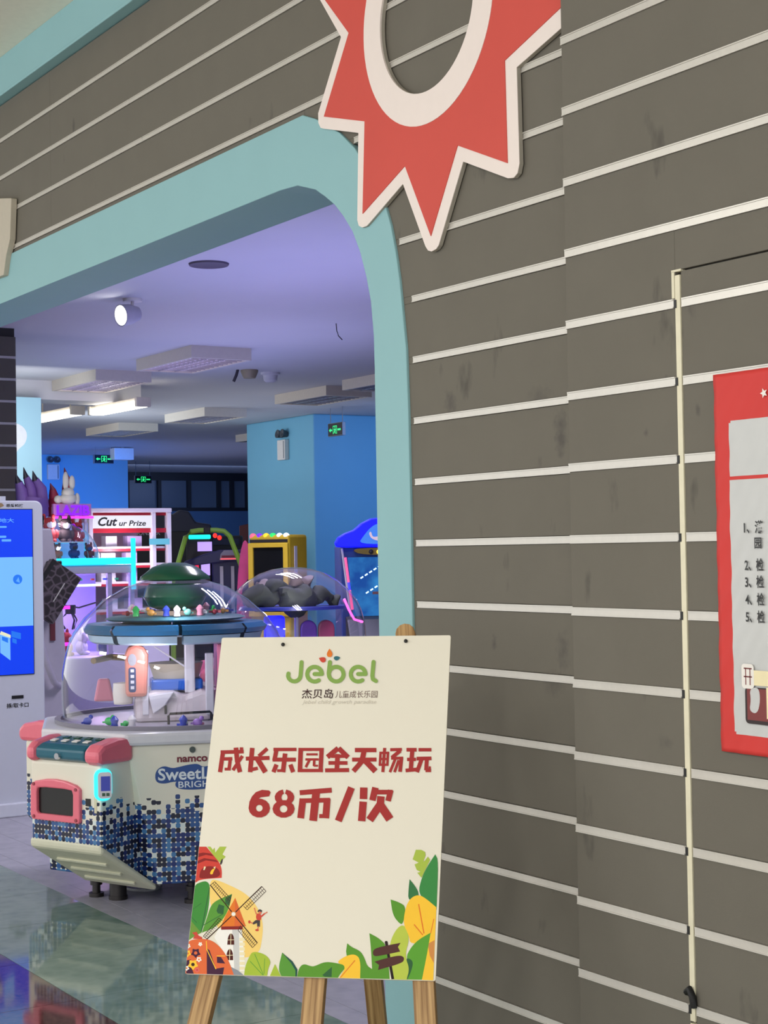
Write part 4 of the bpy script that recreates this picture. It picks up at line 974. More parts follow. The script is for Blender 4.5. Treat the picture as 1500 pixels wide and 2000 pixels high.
# pale blue pillar with painted cloud
cp = tag(MB().box(-17.2, -16.3, 4.7, 6.10, 0, 3.1).build('pillar', PALEB), 'pale blue pillar with a painted white cloud', 'pillar', kind='structure')
cm = MB()
cm.prism(chaikin([(5.2, 2.82), (5.6, 2.86), (5.86, 2.83), (5.95, 2.74), (5.93, 2.62), (5.85, 2.56), (5.78, 2.46), (5.6, 2.42), (5.2, 2.44)], 2), -16.3, -16.296, 'x')
cm.build('painted_cloud', mat('cloud_white', (236, 240, 240), .6), cp)
MB().box(-16.7, -16.5, 6.10, 6.16, 2.72, 2.92).build('junction_box', WHITE, cp, bevel=.004)
tag(MB().box(-16.9, -16.46, 2.9, 7.3, 3.1, CZ).build('trim_3', PCEIL), 'dropped white ceiling beam above the pale blue pillar', 'beam', kind='structure')
# slatted pier at the left
pr = tag(MB().box(-13.7, -12.8, 2.9, 4.57, 0, CZ).build('wall_pier', BASEG), 'dark slatted pier beside the kiosk', 'pier', kind='structure')
for k in range(0, 18):
    z0 = .02+.179*k
    if z0 > 3.25: break
    MB().box(-12.8, -12.786, 2.9, 4.575, z0+.012, min(z0+.167, CZ)).build('panel', GREY, pr)
    MB().box(-12.8, -12.783, 2.9, 4.575, z0-.010, z0+.010).build('strip', ALU, pr)

# ------------------------------------------------------------------ ceiling fittings
LAMPW = mat('lamp_housing', (214, 204, 190), .5); LOUV = mat('louvre_alu', (190, 188, 196), .25, .6)
TUBE_ON = mat('tube_lit', (255, 250, 235), emit=7); TUBE_DIM = mat('tube_dim', (214, 196, 246), emit=1.6); TUBE_OFF = mat('tube_off', (170, 170, 190), .3)
def grille(label, cx, cy, tube, lx=1.2, ly=.6):
    t = thing('ceiling_lamp', label, 'lamp', (cx, cy, CZ), 0, 'louvred ceiling lamps of the arcade')
    mb = MB(); e = .035; h = .11
    mb.box(-lx/2, lx/2, -ly/2, -ly/2+e, -h, 0).box(-lx/2, lx/2, ly/2-e, ly/2, -h, 0).box(-lx/2, -lx/2+e, -ly/2+e, ly/2-e, -h, 0).box(lx/2-e, lx/2, -ly/2+e, ly/2-e, -h, 0)
    mb.box(-lx/2+e, lx/2-e, -ly/2+e, ly/2-e, -.01, 0)
    mb.build('housing', LAMPW, t)
    for i in range(3):
        y0 = (i-1)*.17
        MB().tube([(-lx/2+.06, y0, -.075), (lx/2-.06, y0, -.075)], .013, 8).build('tube', tube, t, smooth=True)
    for i in range(2): MB().box(-lx/2+e, lx/2-e, (i-.5)*.17-.004, (i-.5)*.17+.004, -h+.004, -h+.018).build('louvre', LOUV, t)
    for i in range(11):
        x = -lx/2+e+(lx-2*e)*(i+1)/12
        MB().box(x-.004, x+.004, -ly/2+e, ly/2-e, -h+.004, -h+.014).build('louvre', LOUV, t)
    return t
g0 = grille('louvred ceiling lamp box hanging nearest the arch corner', -13.75, 6.62, TUBE_DIM)
g1 = grille('dark unlit louvred ceiling lamp box in front of the column', -16.35, 9.52, TUBE_OFF)
for x, y, lab in ((-15.85, 6.58, 'louvred ceiling lamp box above the pale blue pillar'), (-19.3, 9.46, 'louvred ceiling lamp box with bluish louvres left of the column'),
                  (-14.6, 9.4, 'louvred ceiling lamp box partly hidden by the arch jamb'), (-21.9, 9.4, 'distant louvred ceiling lamp box above the blue partition'), (-22.4, 12.1, 'distant louvred ceiling lamp box before the dark glazing')):
    c = copy_tree(g0 if y < 7 else g1); c.location = (x, y, CZ); c['label'] = lab
# fluorescent battens
for x, y, z, lab in ((-17.95, 6.90, 3.13, 'lit fluorescent batten lamp hung behind the ceiling beam'), (-16.45, 7.03, 3.10, 'lit fluorescent batten lamp fixed under the ceiling beam')):
    t = thing('batten_lamp', lab, 'lamp', (x, y, z), 2, 'lit fluorescent battens')
    MB().box(-.60, .60, -.06, .06, -.04, 0).box(-.62, -.57, -.085, .085, -.10, 0).box(.57, .62, -.085, .085, -.10, 0).build('housing', LAMPW, t, bevel=.006)
    MB().prism([(-.080, -.04), (.080, -.04), (.065, -.10), (-.065, -.10)], -.57, .57, 'x').build('diffuser', TUBE_ON, t)
    if z > 3.11:
        for q in (-.4, .4): MB().tube([(q, 0, 0), (q, 0, CZ-z)], .008, 6).build('hanger', LAMPW, t)
# spot lamp
t = thing('ceiling_spotlight', 'white glowing ceiling spotlight under the arch', 'spotlight', (-10.95, 4.80, CZ))
MB().cyl((0, 0, -.02), .07, .02, 20).tube([(0, 0, -.02), (.03, -.02, -.08)], .012, 8).build('mount', WHITE, t, smooth=True)
M_ = Matrix.Translation((.02, -.05, -.12)) @ Matrix.Rotation(R(-78), 4, 'Z') @ Matrix.Rotation(R(100), 4, 'Y')
MB().lathe([(.0001, -.10), (.05, -.09), (.075, -.02), (.08, .06), (.072, .06), (.06, .0)], 24, M=M_).build('lamp_head', mat('spot_head', (190, 186, 196), .35), t, smooth=True)
MB().cyl((0, 0, .045), .071, .008, 24, M=M_).build('lamp_lens', mat('spot_lens', (255, 255, 255), emit=9), t)
# round ceiling recess
t = tag(MB().lathe([(.0001, -.004), (.105, -.004), (.125, -.012), (.13, 0)], 32, (-9.4, 4.65, CZ)).build('ceiling_recess', mat('recess_grey', (92, 84, 96), .7), smooth=True), 'round grey ceiling recess near the arch top', 'ceiling fitting')
# camera and detector
t = thing('ceiling_camera', 'small beige ceiling camera with dark bracket', 'camera', (-14.72, 7.72, CZ))
MB().lathe([(.0001, 0), (.09, 0), (.09, -.02), (.06, -.085), (.0001, -.09)], 20).build('camera_dome', mat('camera_beige', (150, 138, 112), .5), t, smooth=True)
MB().tube([(-.02, -.12, 0), (-.02, -.14, -.06), (-.04, -.16, -.12)], .016, 8).build('bracket', mat('bracket_dark', (60, 56, 64), .5), t, smooth=True)
t = thing('smoke_detector', 'white round smoke detector right of the ceiling camera', 'smoke detector', (-14.85, 8.03, CZ))
MB().lathe([(.0001, 0), (.10, 0), (.10, -.02), (.075, -.03), (.07, -.08), (.045, -.10), (.0001, -.10)], 20).build('housing', PCEIL, t, smooth=True)
t = thing('ceiling_loudspeaker', 'small white box loudspeaker on the far ceiling', 'loudspeaker', (-26.2, 11.25, CZ))
MB().box(-.1, .1, -.18, .18, -.22, -.02).box(-.03, .03, -.03, .03, -.02, 0).build('housing', WHITE, t, bevel=.02)
# hanging wire
tag(MB().tube([(-11.42, 6.79, CZ), (-11.42, 6.795, CZ-.06), (-11.42, 6.81, CZ-.10), (-11.42, 6.845, CZ-.13)], .004, 6).build('loose_wire', BLACK, smooth=True), 'thin loose wire hanging from the ceiling', 'wire')
# exit signs
EX = mat('exit_black', (10, 14, 12), .4); EG = mat('exit_green', (40, 210, 120), emit=1.6); CASE = mat('exit_case', (120, 120, 124), .4)
def exit_sign(lab, loc, rz, w_=.36, h_=.155, hang=.1):
    t = thing('exit_sign', lab, 'exit sign', loc, rz, 'hanging exit signs')
    MB().box(-w_/2, w_/2, 0, .05, 0, h_).build('case', CASE, t, bevel=.003)
    MB().box(-w_/2+.008, w_/2-.008, -.003, 0, .008, h_-.008).build('face', EX, t)
    g = MB(); y = -.0035
    g.flat([(-.15, .078), (-.11, .105), (-.11, .088), (-.07, .088), (-.07, .068), (-.11, .068), (-.11, .05)], y)
    for a, b, c, d in ((-.05, .05, .122, .132), (-.05, -.04, .025, .13), (.04, .05, .025, .13)): g.flat([(a, c), (b, c), (b, d), (a, d)], y)
    g.flat(ell(.004, .108, .011, n=10), y); g.flat([(-.025, .09), (.02, .094), (.026, .078), (.012, .06), (.028, .03), (.014, .026), (-.002, .056), (-.026, .03), (-.034, .04), (-.012, .066), (-.012, .08), (-.028, .078)], y)
    g.flat([(.065, .066), (.145, .066), (.145, .09), (.065, .09)], y)
    g.build('pictogram', EG, t)
    for x in (-w_/2+.03, w_/2-.03): MB().tube([(x, .025, h_), (x, .025, h_+hang)], .006, 6).build('hanger', CASE, t)
exit_sign('black exit sign with green runner in front of the blue partition', (-26.3, 10.96, 3.02), 90, hang=.125)
exit_sign('black exit sign with green runner before the dark glazing', (-30.0, 13.33, 2.86), 90, .36, hang=.285)
exit_sign('black exit sign with green runner beside the blue column', (-18.1, 10.72, 2.93), 0, .36, .17, hang=.20)
# twin emergency lights
def emergency(lab, loc, rz):
    t = thing('emergency_light', lab, 'emergency light', loc, rz, 'twin head emergency lights')
    MB().box(-.11, .11, -.07, 0, -.14, .14).build('case', WHITE, t, bevel=.01)
    MB().box(.07, .09, -.072, -.07, -.12, .12).build('label_strip', mat('label_grey', (120, 124, 130), .5), t)
    for s_ in (-1, 1): MB().lathe([(.0001, -.05), (.04, -.05), (.06, .04), (.05, .04), (.0001, .02)], 16, M=Matrix.Translation((s_*.065, -.05, .22)) @ Matrix.Rotation(R(80), 4, 'X')).build('lamp_head', mat('lamp_head_grey', (70, 74, 80), .3), t, smooth=True)
emergency('white twin head emergency light on the blue column', (-19.85, 10.95, 2.86), 0)
emergency('twin head emergency light on the far blue partition', (-28.5, 10.87, 2.98), 90)
# ------------------------------------------------------------------ candy shovel machines with clear domes
def dots_mat(name, ang, skew=0.0):
    m = bpy.data.materials.new(name); m.use_nodes = True; nt = m.node_tree; b = nt.nodes['Principled BSDF']; lk = nt.links.new
    tc = N(nt, 'ShaderNodeTexCoord'); vr = N(nt, 'ShaderNodeVectorRotate', rotation_type='Z_AXIS'); vr.inputs['Angle'].default_value = R(ang)
    lk(tc.outputs['Object'], vr.inputs[0])
    sp = N(nt, 'ShaderNodeSeparateXYZ'); lk(vr.outputs[0], sp.inputs[0])
    cb = N(nt, 'ShaderNodeCombineXYZ'); ml = N(nt, 'ShaderNodeMath', operation='MULTIPLY_ADD'); ml.inputs[1].default_value = skew; lk(sp.outputs[1], ml.inputs[0]); lk(sp.outputs[0], ml.inputs[2]); lk(ml.outputs[0], cb.inputs[0]); lk(sp.outputs[2], cb.inputs[1])
    sc = N(nt, 'ShaderNodeVectorMath', operation='SCALE'); sc.inputs['Scale'].default_value = 1/.0195; lk(cb.outputs[0], sc.inputs[0])
    fl_ = N(nt, 'ShaderNodeVectorMath', operation='FLOOR'); lk(sc.outputs[0], fl_.inputs[0])
    fr = N(nt, 'ShaderNodeVectorMath', operation='FRACTION'); lk(sc.outputs[0], fr.inputs[0])
    sb = N(nt, 'ShaderNodeVectorMath', operation='SUBTRACT'); sb.inputs[1].default_value = (.5, .5, 0); lk(fr.outputs[0], sb.inputs[0])
    ln = N(nt, 'ShaderNodeVectorMath', operation='LENGTH'); lk(sb.outputs[0], ln.inputs[0])
    wn_ = N(nt, 'ShaderNodeTexWhiteNoise', noise_dimensions='2D'); lk(fl_.outputs[0], wn_.inputs[0])
    rp = N(nt, 'ShaderNodeValToRGB'); rp.color_ramp.interpolation = 'CONSTANT'
    pal = ((0, (18, 22, 48)), (.3, (24, 42, 104)), (.5, (44, 84, 142)), (.68, (70, 120, 168)), (.84, (40, 66, 120)), (.93, (214, 222, 220)))
    for i, (ps, c) in enumerate(pal):
        e = rp.color_ramp.elements[i] if i < 2 else rp.color_ramp.elements.new(ps)
        e.position = ps; e.color = (*S(*c), 1)
    lk(wn_.outputs['Value'], rp.inputs[0])
    # fewer dots towards the top of the band
    of = N(nt, 'ShaderNodeVectorMath', operation='ADD'); of.inputs[1].default_value = (17.3, 41.7, 0); lk(fl_.outputs[0], of.inputs[0])
    w2 = N(nt, 'ShaderNodeTexWhiteNoise', noise_dimensions='2D'); lk(of.outputs[0], w2.inputs[0])
    mr = N(nt, 'ShaderNodeMapRange'); mr.inputs['From Min'].default_value = .475; mr.inputs['From Max'].default_value = .37; mr.inputs['To Min'].default_value = 0; mr.inputs['To Max'].default_value = 1.02; lk(sp.outputs[2], mr.inputs[0])
    lt = N(nt, 'ShaderNodeMath', operation='LESS_THAN'); lk(w2.outputs['Value'], lt.inputs[0]); lk(mr.outputs[0], lt.inputs[1])
    ld = N(nt, 'ShaderNodeMath', operation='LESS_THAN'); ld.inputs[1].default_value = .56; lk(ln.outputs['Value'], ld.inputs[0])
    mu = N(nt, 'ShaderNodeMath', operation='MULTIPLY'); lk(lt.outputs[0], mu.inputs[0]); lk(ld.outputs[0], mu.inputs[1])
    mx = N(nt, 'ShaderNodeMix', data_type='RGBA'); mx.inputs[6].default_value = (*S(226, 220, 204), 1)
    lk(mu.outputs[0], mx.inputs[0]); lk(rp.outputs[0], mx.inputs[7]); lk(mx.outputs[2], b.inputs['Base Color']); b.inputs['Roughness'].default_value = .35
    return m
DOT0 = dots_mat('dotted_cabinet_print', 0); DOT1 = dots_mat('dotted_station_print', 0, -1.0)
SHELL = mat('cabinet_cream', (226, 220, 204), .35); FOOTR = mat('footrest_cream', (206, 204, 182), .45); PINK = mat('pink_plastic', (226, 110, 128), .3, noise=.05)
TEALP = mat('teal_plastic', (22, 92, 112), .3); CYAN = mat('cyan_glow', (40, 215, 235), emit=2.2); STEEL = mat('dark_steel', (58, 54, 54), .35, .6)
DOME = glassy('clear_acrylic', (.93, .92, .97), 1.42); GREENP = mat('green_plastic', (30, 78, 52), .2, noise=.1, nscale=20); LBLUE = mat('light_blue_plastic', (40, 130, 190), .25)
TRAY = mat('tray_teal', (60, 110, 120), .4); PEACH = mat('peach_plastic', (214, 130, 112), .35); NAVY = mat('navy_print', (26, 44, 96), .4); GWHITE = mat('grey_white_plastic', (206, 204, 212), .35)
CLEARP = glassy('clear_sheet', (.92, .92, .96), 1.3)
octa = lambda r, a=22.5: [(r*math.cos(R(a+45*i)), r*math.sin(R(a+45*i))) for i in range(8)]
RI = mat('red_ink', (112, 30, 48), .5); BI = mat('blue_ink', (42, 76, 140), .5)
def station(t, ang, detail):
    M = Matrix.Rotation(R(ang), 4, 'Z')
    bo = MB().prism([(-.50, .62), (-.700, .62), (-.712, .608), (-.712, .275), (-.47, .11), (-.42, .11), (-.40, .62)], -.165, .232, 'x').build('station_body', DOT1, t, bevel=.012, M=M)
    tf = [(-.160, -.730, .300), (.246, -.730, .300), (.246, -.730, .262), (-.160, -.730, .262)]
    bf = [(-.115, -.452, .100), (.292, -.452, .100), (.292, -.458, .074), (-.115, -.458, .074)]
    if ang != 225: fr = MB().add(tf+bf, [(0, 1, 2, 3), (4, 5, 6, 7), (0, 1, 5, 4), (1, 2, 6, 5), (2, 3, 7, 6), (3, 0, 4, 7)]).build('footrest', FOOTR, t, bevel=.014, M=M)
    for i in range(3 if ang != 225 else 0):
        u = .28+.25*i
        MB().box(-.09+.045*u, .19+.045*u, -.004, .004, -.003, .006, M=Matrix.Translation((0, -.730+.272*u, .262-.188*u-.006)) @ Matrix.Rotation(R(35), 4, 'X')).build('ridge', FOOTR, fr)
    MB().prism([(-.54, .700), (-.60, .702), (-.70, .684), (-.735, .668), (-.735, .628), (-.715, .620), (-.54, .620)], -.115, .163, 'x').build('control_panel', TEALP, t, bevel=.010, M=M)
    for x0, x1 in ((-.168, -.117), (.165, .252)):
        MB().prism([(-.54, .706), (-.62, .708), (-.71, .692), (-.742, .668), (-.742, .622), (-.72, .612), (-.54, .612)], x0, x1, 'x').build('pink_end_cap', PINK, t, bevel=.018, M=M)
    if not detail: return
    for i in range(4):
        for j in range(2): MB().box(-.088+.062*i+.03*j, -.058+.062*i+.03*j, -.012, .012, 0, .004, M=Matrix.Translation((0, -.665+.042*j, .6925+.0075*j)) @ Matrix.Rotation(R(12), 4, 'X')).build('push_button', (WHITE, GREENP)[j], t, M=M)
    MB().cyl((0, 0, 0), .013, .012, 14, M=Matrix.Translation((.02, -.735, .640)) @ Matrix.Rotation(R(90), 4, 'X')).build('lock', mat('chrome', (200, 200, 204), .2, .9), t, smooth=True, M=M)
    o_ = [(-.19, .345), (.08, .345), (.085, .37), (.085, .50), (.06, .515), (0, .53), (-.055, .535), (-.11, .532), (-.17, .52), (-.195, .505), (-.198, .37)]
    i_ = [(-.155, .375), (.043, .375), (.046, .385), (.048, .47), (.042, .49), (0, .494), (-.055, .494), (-.11, .494), (-.155, .49), (-.160, .47), (-.16, .385)]
    o_ = [(x+.042, (z-.345)*.9+.372) for x, z in o_]; i_ = [(x+.042, (z-.345)*.9+.372) for x, z in i_]
    MB().ring(o_, i_, -.728, -.705, 'y').build('prize_door_frame', PINK, t, bevel=.006, M=M)
    MB().prism(i_, -.7135, -.708, 'y').build('prize_opening', mat('prize_hole', (8, 7, 8), .3), t, M=M)
    for x, z in ((-.175, .36), (.066, .36), (-.175, .507), (.066, .497)): MB().cyl((0, 0, 0), .007, .004, 8, M=Matrix.Translation((x+.042, -.728, (z-.345)*.9+.372)) @ Matrix.Rotation(R(90), 4, 'X')).build('screw', mat('pink_screw', (150, 60, 74), .4), t, M=M)
    MB().box(.150, .176, -.716, -.71, .445, .475).build('coin_slot', BLACK, t, M=M)
    MB().box(.196, .210, -.7135, -.71, .42, .52).box(.198, .208, -.7145, -.7135, .495, .516, 1).build('warning_sticker', [mat('sticker_cream', (210, 200, 170), .6), mat('sticker_ink', (60, 50, 30), .6)], t, M=M)
    # glowing card reader on the corner
    M2 = M @ Matrix.Translation((.232, -.700, .535)) @ Matrix.Rotation(R(42), 4, 'Z')
    cr = MB().prism(rrect(-.034, .036, -.062, .062, .028, 5), -.022, .01, 'y').build('card_reader', CYAN, t, bevel=.004, M=M2)
    MB().prism(rrect(-.018, .036, -.052, .052, .014, 4), -.030, -.02, 'y').build('reader_face', GWHITE, cr)
    MB().box(-.006, .030, -.0315, -.030, -.022, .036).build('reader_screen', mat('reader_lcd', (52, 60, 150), emit=.7), cr)
    for x in (.004, .021): MB().box(x-.006, x+.006, -.0325, -.03, -.042, -.03).build('reader_key', GREENP, cr)
TOYC = [mat('toy_'+n, c, .35) for n, c in (('green', (52, 190, 92)), ('blue', (52, 72, 180)), ('pink', (226, 150, 170)), ('red', (170, 50, 66)), ('lilac', (170, 130, 210)), ('white', (226, 222, 226)), ('amber', (206, 150, 70)), ('mint', (120, 190, 170)))]
def candy_machine(label, loc, rz, variant):
    t = thing('candy_shovel_machine', label, 'arcade machine', loc, rz)
    up = octa(.600); lo = []
    for s_, (q1, q2) in enumerate(((1, 1), (-1, 1), (-1, -1), (1, -1))):
        k = .47*math.sqrt(2)-.5543
        lo += [(q1*.5543, q2*k), (q1*k, q2*.5543)] if s_ % 2 == 0 else [(q1*k, q2*.5543), (q1*.5543, q2*k)]
    MB().add([(x, y, .105) for x, y in lo]+[(x, y, .672) for x, y in up], [tuple(range(8)), tuple(range(8, 16))]+[(i, (i+1) % 8, 8+(i+1) % 8, 8+i) for i in range(8)]).build('cabinet', DOT0, t, bevel=.006)
    for i in range(4): station(t, -45+90*i, variant == 0 and i == 0)
    MB().prism(octa(.628), .672, .725, 'z').build('rim', GWHITE, t, bevel=.014)
    MB().lathe([(.505, .724), (.53, .724), (.53, .742), (.505, .742), (.505, .724)], 56).build('dome_seat', mat('seat_grey', (120, 116, 130), .4), t, smooth=True)
    prof = [(.493, .730), (.499, .80), (.500, .87), (.496, .94), (.485, 1.003), (.470, 1.06), (.447, 1.11), (.399, 1.176), (.32, 1.248), (.227, 1.303), (.14, 1.332), (.07, 1.342), (.0005, 1.345)]
    MB().lathe(prof, 64).build('dome', DOME, t, smooth=True, weld=True)
    for x, y in ((-.36, -.20), (.03, -.43), (-.27, -.28), (.36, .2), (-.1, .42)):
        big = (x, y) == (-.27, -.28)
        MB().cyl((x, y, 0), .040 if big else .032, .016, 14).cyl((x, y, .014), .036 if big else .017, .10, 14).cyl((x, y, .05), .026, .02, 12).build('levelling_foot', STEEL, t, smooth=True)
    # floor of the dome and centre housing
    MB().lathe([(.0001, .727), (.49, .727)], 48).build('dome_floor', mat('dome_floor_grey', (176, 172, 184), .3), t)
    return t
c1 = candy_machine('candy shovel machine with dotted blue cabinet and clear dome beside the board', (-6.643, 3.096, 0), 68, 0)
def yt(y): return 1.45-(y-1082)/441.0
# lettering on the facing panel
yy = -.5560
MB().cyl((0, 0, 0), .0125, .006, 18, M=Matrix.Translation((.033, -.554, .648)) @ Matrix.Rotation(R(90), 4, 'X')).build('lock', mat('lock_grey', (70, 78, 76), .4), c1, smooth=True)
text('lettering', 'namco', RI, c1, -.030, .094, .598, .620, yy-.0006, .03)
lm = MB()
lm.flat(chaikin([(-.120, .522), (-.118, .568), (-.085, .588), (-.05, .574), (-.02, .580), (.02, .588), (.055, .590), (.075, .574), (.12, .586), (.20, .590), (.215, .55), (.20, .515), (.10, .508), (.03, .514), (-.04, .522), (-.085, .512)], 2), yy)
lm.flat(chaikin([(-.036, .492), (-.04, .52), (.0, .534), (.09, .534), (.14, .516), (.17, .50), (.10, .486), (.02, .484)], 2), yy-.0001)
lm.build('logo_backing', BI, c1)
LW = mat('logo_white', (216, 222, 228), .5)
text('lettering', 'SweetLand', LW, c1, -.108, .200, .526, .576, yy-.0007, .02)
text('lettering', 'BRIGHT', LW, c1, -.026, .13, .494, .520, yy-.0007, .01)
# inside the dome
MB().lathe([(.0001, 1.412), (.05, 1.410), (.10, 1.392), (.128, 1.368), (.150, 1.352), (.156, 1.338), (.12, 1.332), (.0001, 1.332)], 40).build('dome_cap', GREENP, c1, smooth=True)
MB().lathe([(.0001, 1.318), (.115, 1.318), (.130, 1.300), (.140, 1.262), (.118, 1.222), (.08, 1.205), (.0001, 1.20)], 40).build('lamp_bowl', GREENP, c1, smooth=True)
MB().lathe([(.0001, 1.182), (.20, 1.182), (.29, 1.176), (.31, 1.168), (.29, 1.160), (.0001, 1.160)], 40).build('upper_tray', TRAY, c1, smooth=True)
MB().lathe([(.0001, 1.200), (.10, 1.200), (.12, 1.182)], 32).build('tray_hub', mat('hub_beige', (190, 170, 150), .5), c1, smooth=True)
ring_ = []
for i in range(8):
    lb_ = MB()
    lb_.lathe([(.24, 1.148), (.385, 1.148), (.405, 1.128), (.395, 1.108), (.26, 1.104), (.24, 1.148)], 6, a0=45*i+1, a1=45*i+44)
    lb_.build('tray_lobe', LBLUE if i % 2 else mat('lobe_blue', (30, 104, 150), .25), c1, smooth=True)
    MB().lathe([(.30, 1.104), (.385, 1.104), (.375, 1.074), (.36, 1.066), (.30, 1.066), (.30, 1.104)], 6, a0=45*i+2, a1=45*i+43).build('tray_skirt', mat('skirt_pale', (186, 216, 236), .3), c1, smooth=True)
MB().lathe([(.0001, 1.104), (.32, 1.104)], 32).build('tray_base', mat('tray_under', (120, 116, 130), .5), c1)
# posts, pillar, hopper
MB().box(.03, .075, -.14, -.10, .845, 1.068).build('post', GWHITE, c1, bevel=.006)
MB().box(-.155, -.128, -.20, -.17, .76, 1.04).build('post', GWHITE, c1, bevel=.004)
MB().box(.115, .15, -.22, -.18, .755, 1.02).build('post', GWHITE, c1, bevel=.004)
MB().prism([(-.225, .84), (-.135, .84), (-.128, 1.02), (-.145, 1.055), (-.18, 1.07), (-.215, 1.055), (-.228, 1.02)], -.22, -.15, 'y').build('peach_pillar', PEACH, c1, bevel=.016)
bd_ = MB(); bd_.flat(rrect(-.213, -.182, .862, .968, .01), -.2215); bd_.flat(ell(-.197, 1.0, .018, .026), -.2215, 1); bd_.build('pillar_badge', [NAVY, mat('badge_grey', (150, 150, 156), .4)], c1)
for i in range(4): MB().box(-.205, -.190, -.2228, -.2215, .875+.024*i, .888+.024*i).build('badge_mark', GWHITE, c1)
MB().lathe([(.0001, 0), (.040, .005), (.045, .05), (.042, .095), (.0001, .10)], 20, (-.235, -.12, .80)).build('white_canister', WHITE, c1, smooth=True)
MB().box(-.115, .11, -.12, .06, .855, .905).build('blue_base', mat('base_blue', (24, 96, 200), .25), c1, bevel=.01)
MB().lathe([(.0001, .905), (.10, .905), (.12, .97), (.0001, .972)], 32, (0, 0, 0)).build('cream_drum', mat('drum_cream', (186, 176, 156), .4), c1, smooth=True)
MB().prism([(-.185, .727), (.145, .727), (.145, .852), (.10, .862), (.03, .838), (-.02, .858), (-.10, .862), (-.185, .845)], -.19, .14, 'y').build('hopper', mat('hopper_white', (208, 198, 202), .35), c1, bevel=.02)
MB().prism([(-.13, .845), (-.02, .858), (-.06, .80), (-.11, .765)], -.215, -.19, 'y').build('chute_flap', GWHITE, c1, bevel=.004)
MB().box(-.062, -.052, -.203, -.19, .762, .80).build('chute_slot', BLACK, c1, bevel=.003)
MB().tube([(-.05, -.30, .728), (-.05, -.30, .765), (-.045, -.30, .772), (.125, -.30, .776), (.13, -.30, .77), (.13, -.30, .745)], .0055, 8).build('wire_guard', STEEL, c1, smooth=True)
MB().box(.165, .235, -.24, -.02, .86, 1.06).build('pink_panel', mat('panel_pink', (222, 120, 150), .3), c1, bevel=.012)
MB().box(.15, .26, -.20, .02, .727, .86).build('pink_block', mat('block_pink', (226, 160, 190), .3), c1, bevel=.012)
MB().prism([(-.36, .80), (-.27, .80), (-.29, .90), (-.34, .90)], .08, .14, 'y').build('pink_panel', mat('panel_rose', (214, 110, 140), .35), c1, bevel=.01)
MB().tube([(-.36, -.05, .99), (-.28, .1, .995), (-.18, .05, .99)], .014, 8).build('guide_bar', mat('bar_brass', (120, 96, 60), .3, .5), c1, smooth=True)
MB().tube([(-.10, -.12, 1.05), (.045, -.13, .95)], .004, 6).build('cable', GWHITE, c1)
# cable and floor ring under the machine
tag(MB().tube([(-6.66+.12*math.cos(a), 2.92+.08*math.sin(a), .006) for a in [i*math.pi/10 for i in range(20)]], .006, 6, closed=True).build('coiled_cable', mat('cable_grey', (160, 160, 164), .5), smooth=True), 'grey cable coil lying under the nearer candy machine', 'cable')
# toys in the dome: loose little things
TOYS = []
def toy_shape(kind, m):
    mb = MB()
    if kind == 0: mb.ball((0, 0, .018), .022, .016, .018, 10, 6).ball((.018, 0, .036), .011, .010, .011, 8, 5).box(-.03, -.012, -.004, .004, .01, .018)
    elif kind == 1:
        mb.prism([(.026*(1 if k % 2 else .45)*math.cos(k*math.pi/5), .026*(1 if k % 2 else .45)*math.sin(k*math.pi/5)) for k in range(10)], 0, .014, 'z')
    elif kind == 2: mb.ball((0, 0, .014), .014, .014, .014, 10, 6).prism([(-.03, -.012), (-.012, 0), (-.03, .012)], .008, .02, 'z').prism([(.03, -.012), (.012, 0), (.03, .012)], .008, .02, 'z')
    else: mb.lathe([(.0001, 0), (.018, .0), (.014, .02), (.020, .035), (.008, .05), (.0001, .055)], 10)
    me = mb.build('plastic_toy', m, smooth=True)
    return me
TM = {}
TN = ('green', 'blue', 'pink', 'red', 'lilac', 'white', 'amber', 'mint'); TK = ('duck shaped', 'star shaped', 'wrapped sweet shaped', 'bottle shaped')
def toy(kind, mi, loc, rz, group, label, s=1.0):
    label = '%s %s plastic toy %s' % (TN[mi], TK[kind], label)
    if (kind, mi) in TM: o = TM[(kind, mi)].copy(); COL.objects.link(o)
    else: o = toy_shape(kind, TOYC[mi]); TM[(kind, mi)] = o
    o.location = loc; o.rotation_euler = (0, 0, rz); o.scale = (s, s, s)
    tag(o, label, 'toy', group); return o
CM = Matrix.Translation((-6.643, 3.096, 0)) @ Matrix.Rotation(R(68), 4, 'Z')
rnd = random.Random(3)
for i in range(22):
    a = R(200+150*rnd.random()); rr = .35+.11*rnd.random()
    v = CM @ Vector((rr*math.cos(a), rr*math.sin(a), .728))
    toy(rnd.randrange(4), (0, 0, 1, 1, 2, 4, 7, 5)[i % 8], v, rnd.random()*6, 'toys on the floor of the nearer dome', 'on the floor of the nearer dome', .95)
for i in range(26):
    a = R(180+360*i/26+rnd.random()*8); rr = .18+.07*rnd.random()
    v = CM @ Vector((rr*math.cos(a), rr*math.sin(a), 1.183))
    toy(rnd.randrange(4), (2, 5, 3, 0, 6, 1, 5, 7)[i % 8], v, rnd.random()*6, 'toys on the round tray of the nearer dome', 'on the round tray of the nearer dome', .85)

glow('dome_lamp', CM @ Vector((.0, -.30, 1.25)), 1.6, (.95, .9, 1.0), .03); glow('dome_lamp', CM @ Vector((-.12, -.33, 1.02)), 1.5, (.95, .9, 1.0), .03)  # unseen point lights added to brighten the inside of the dome
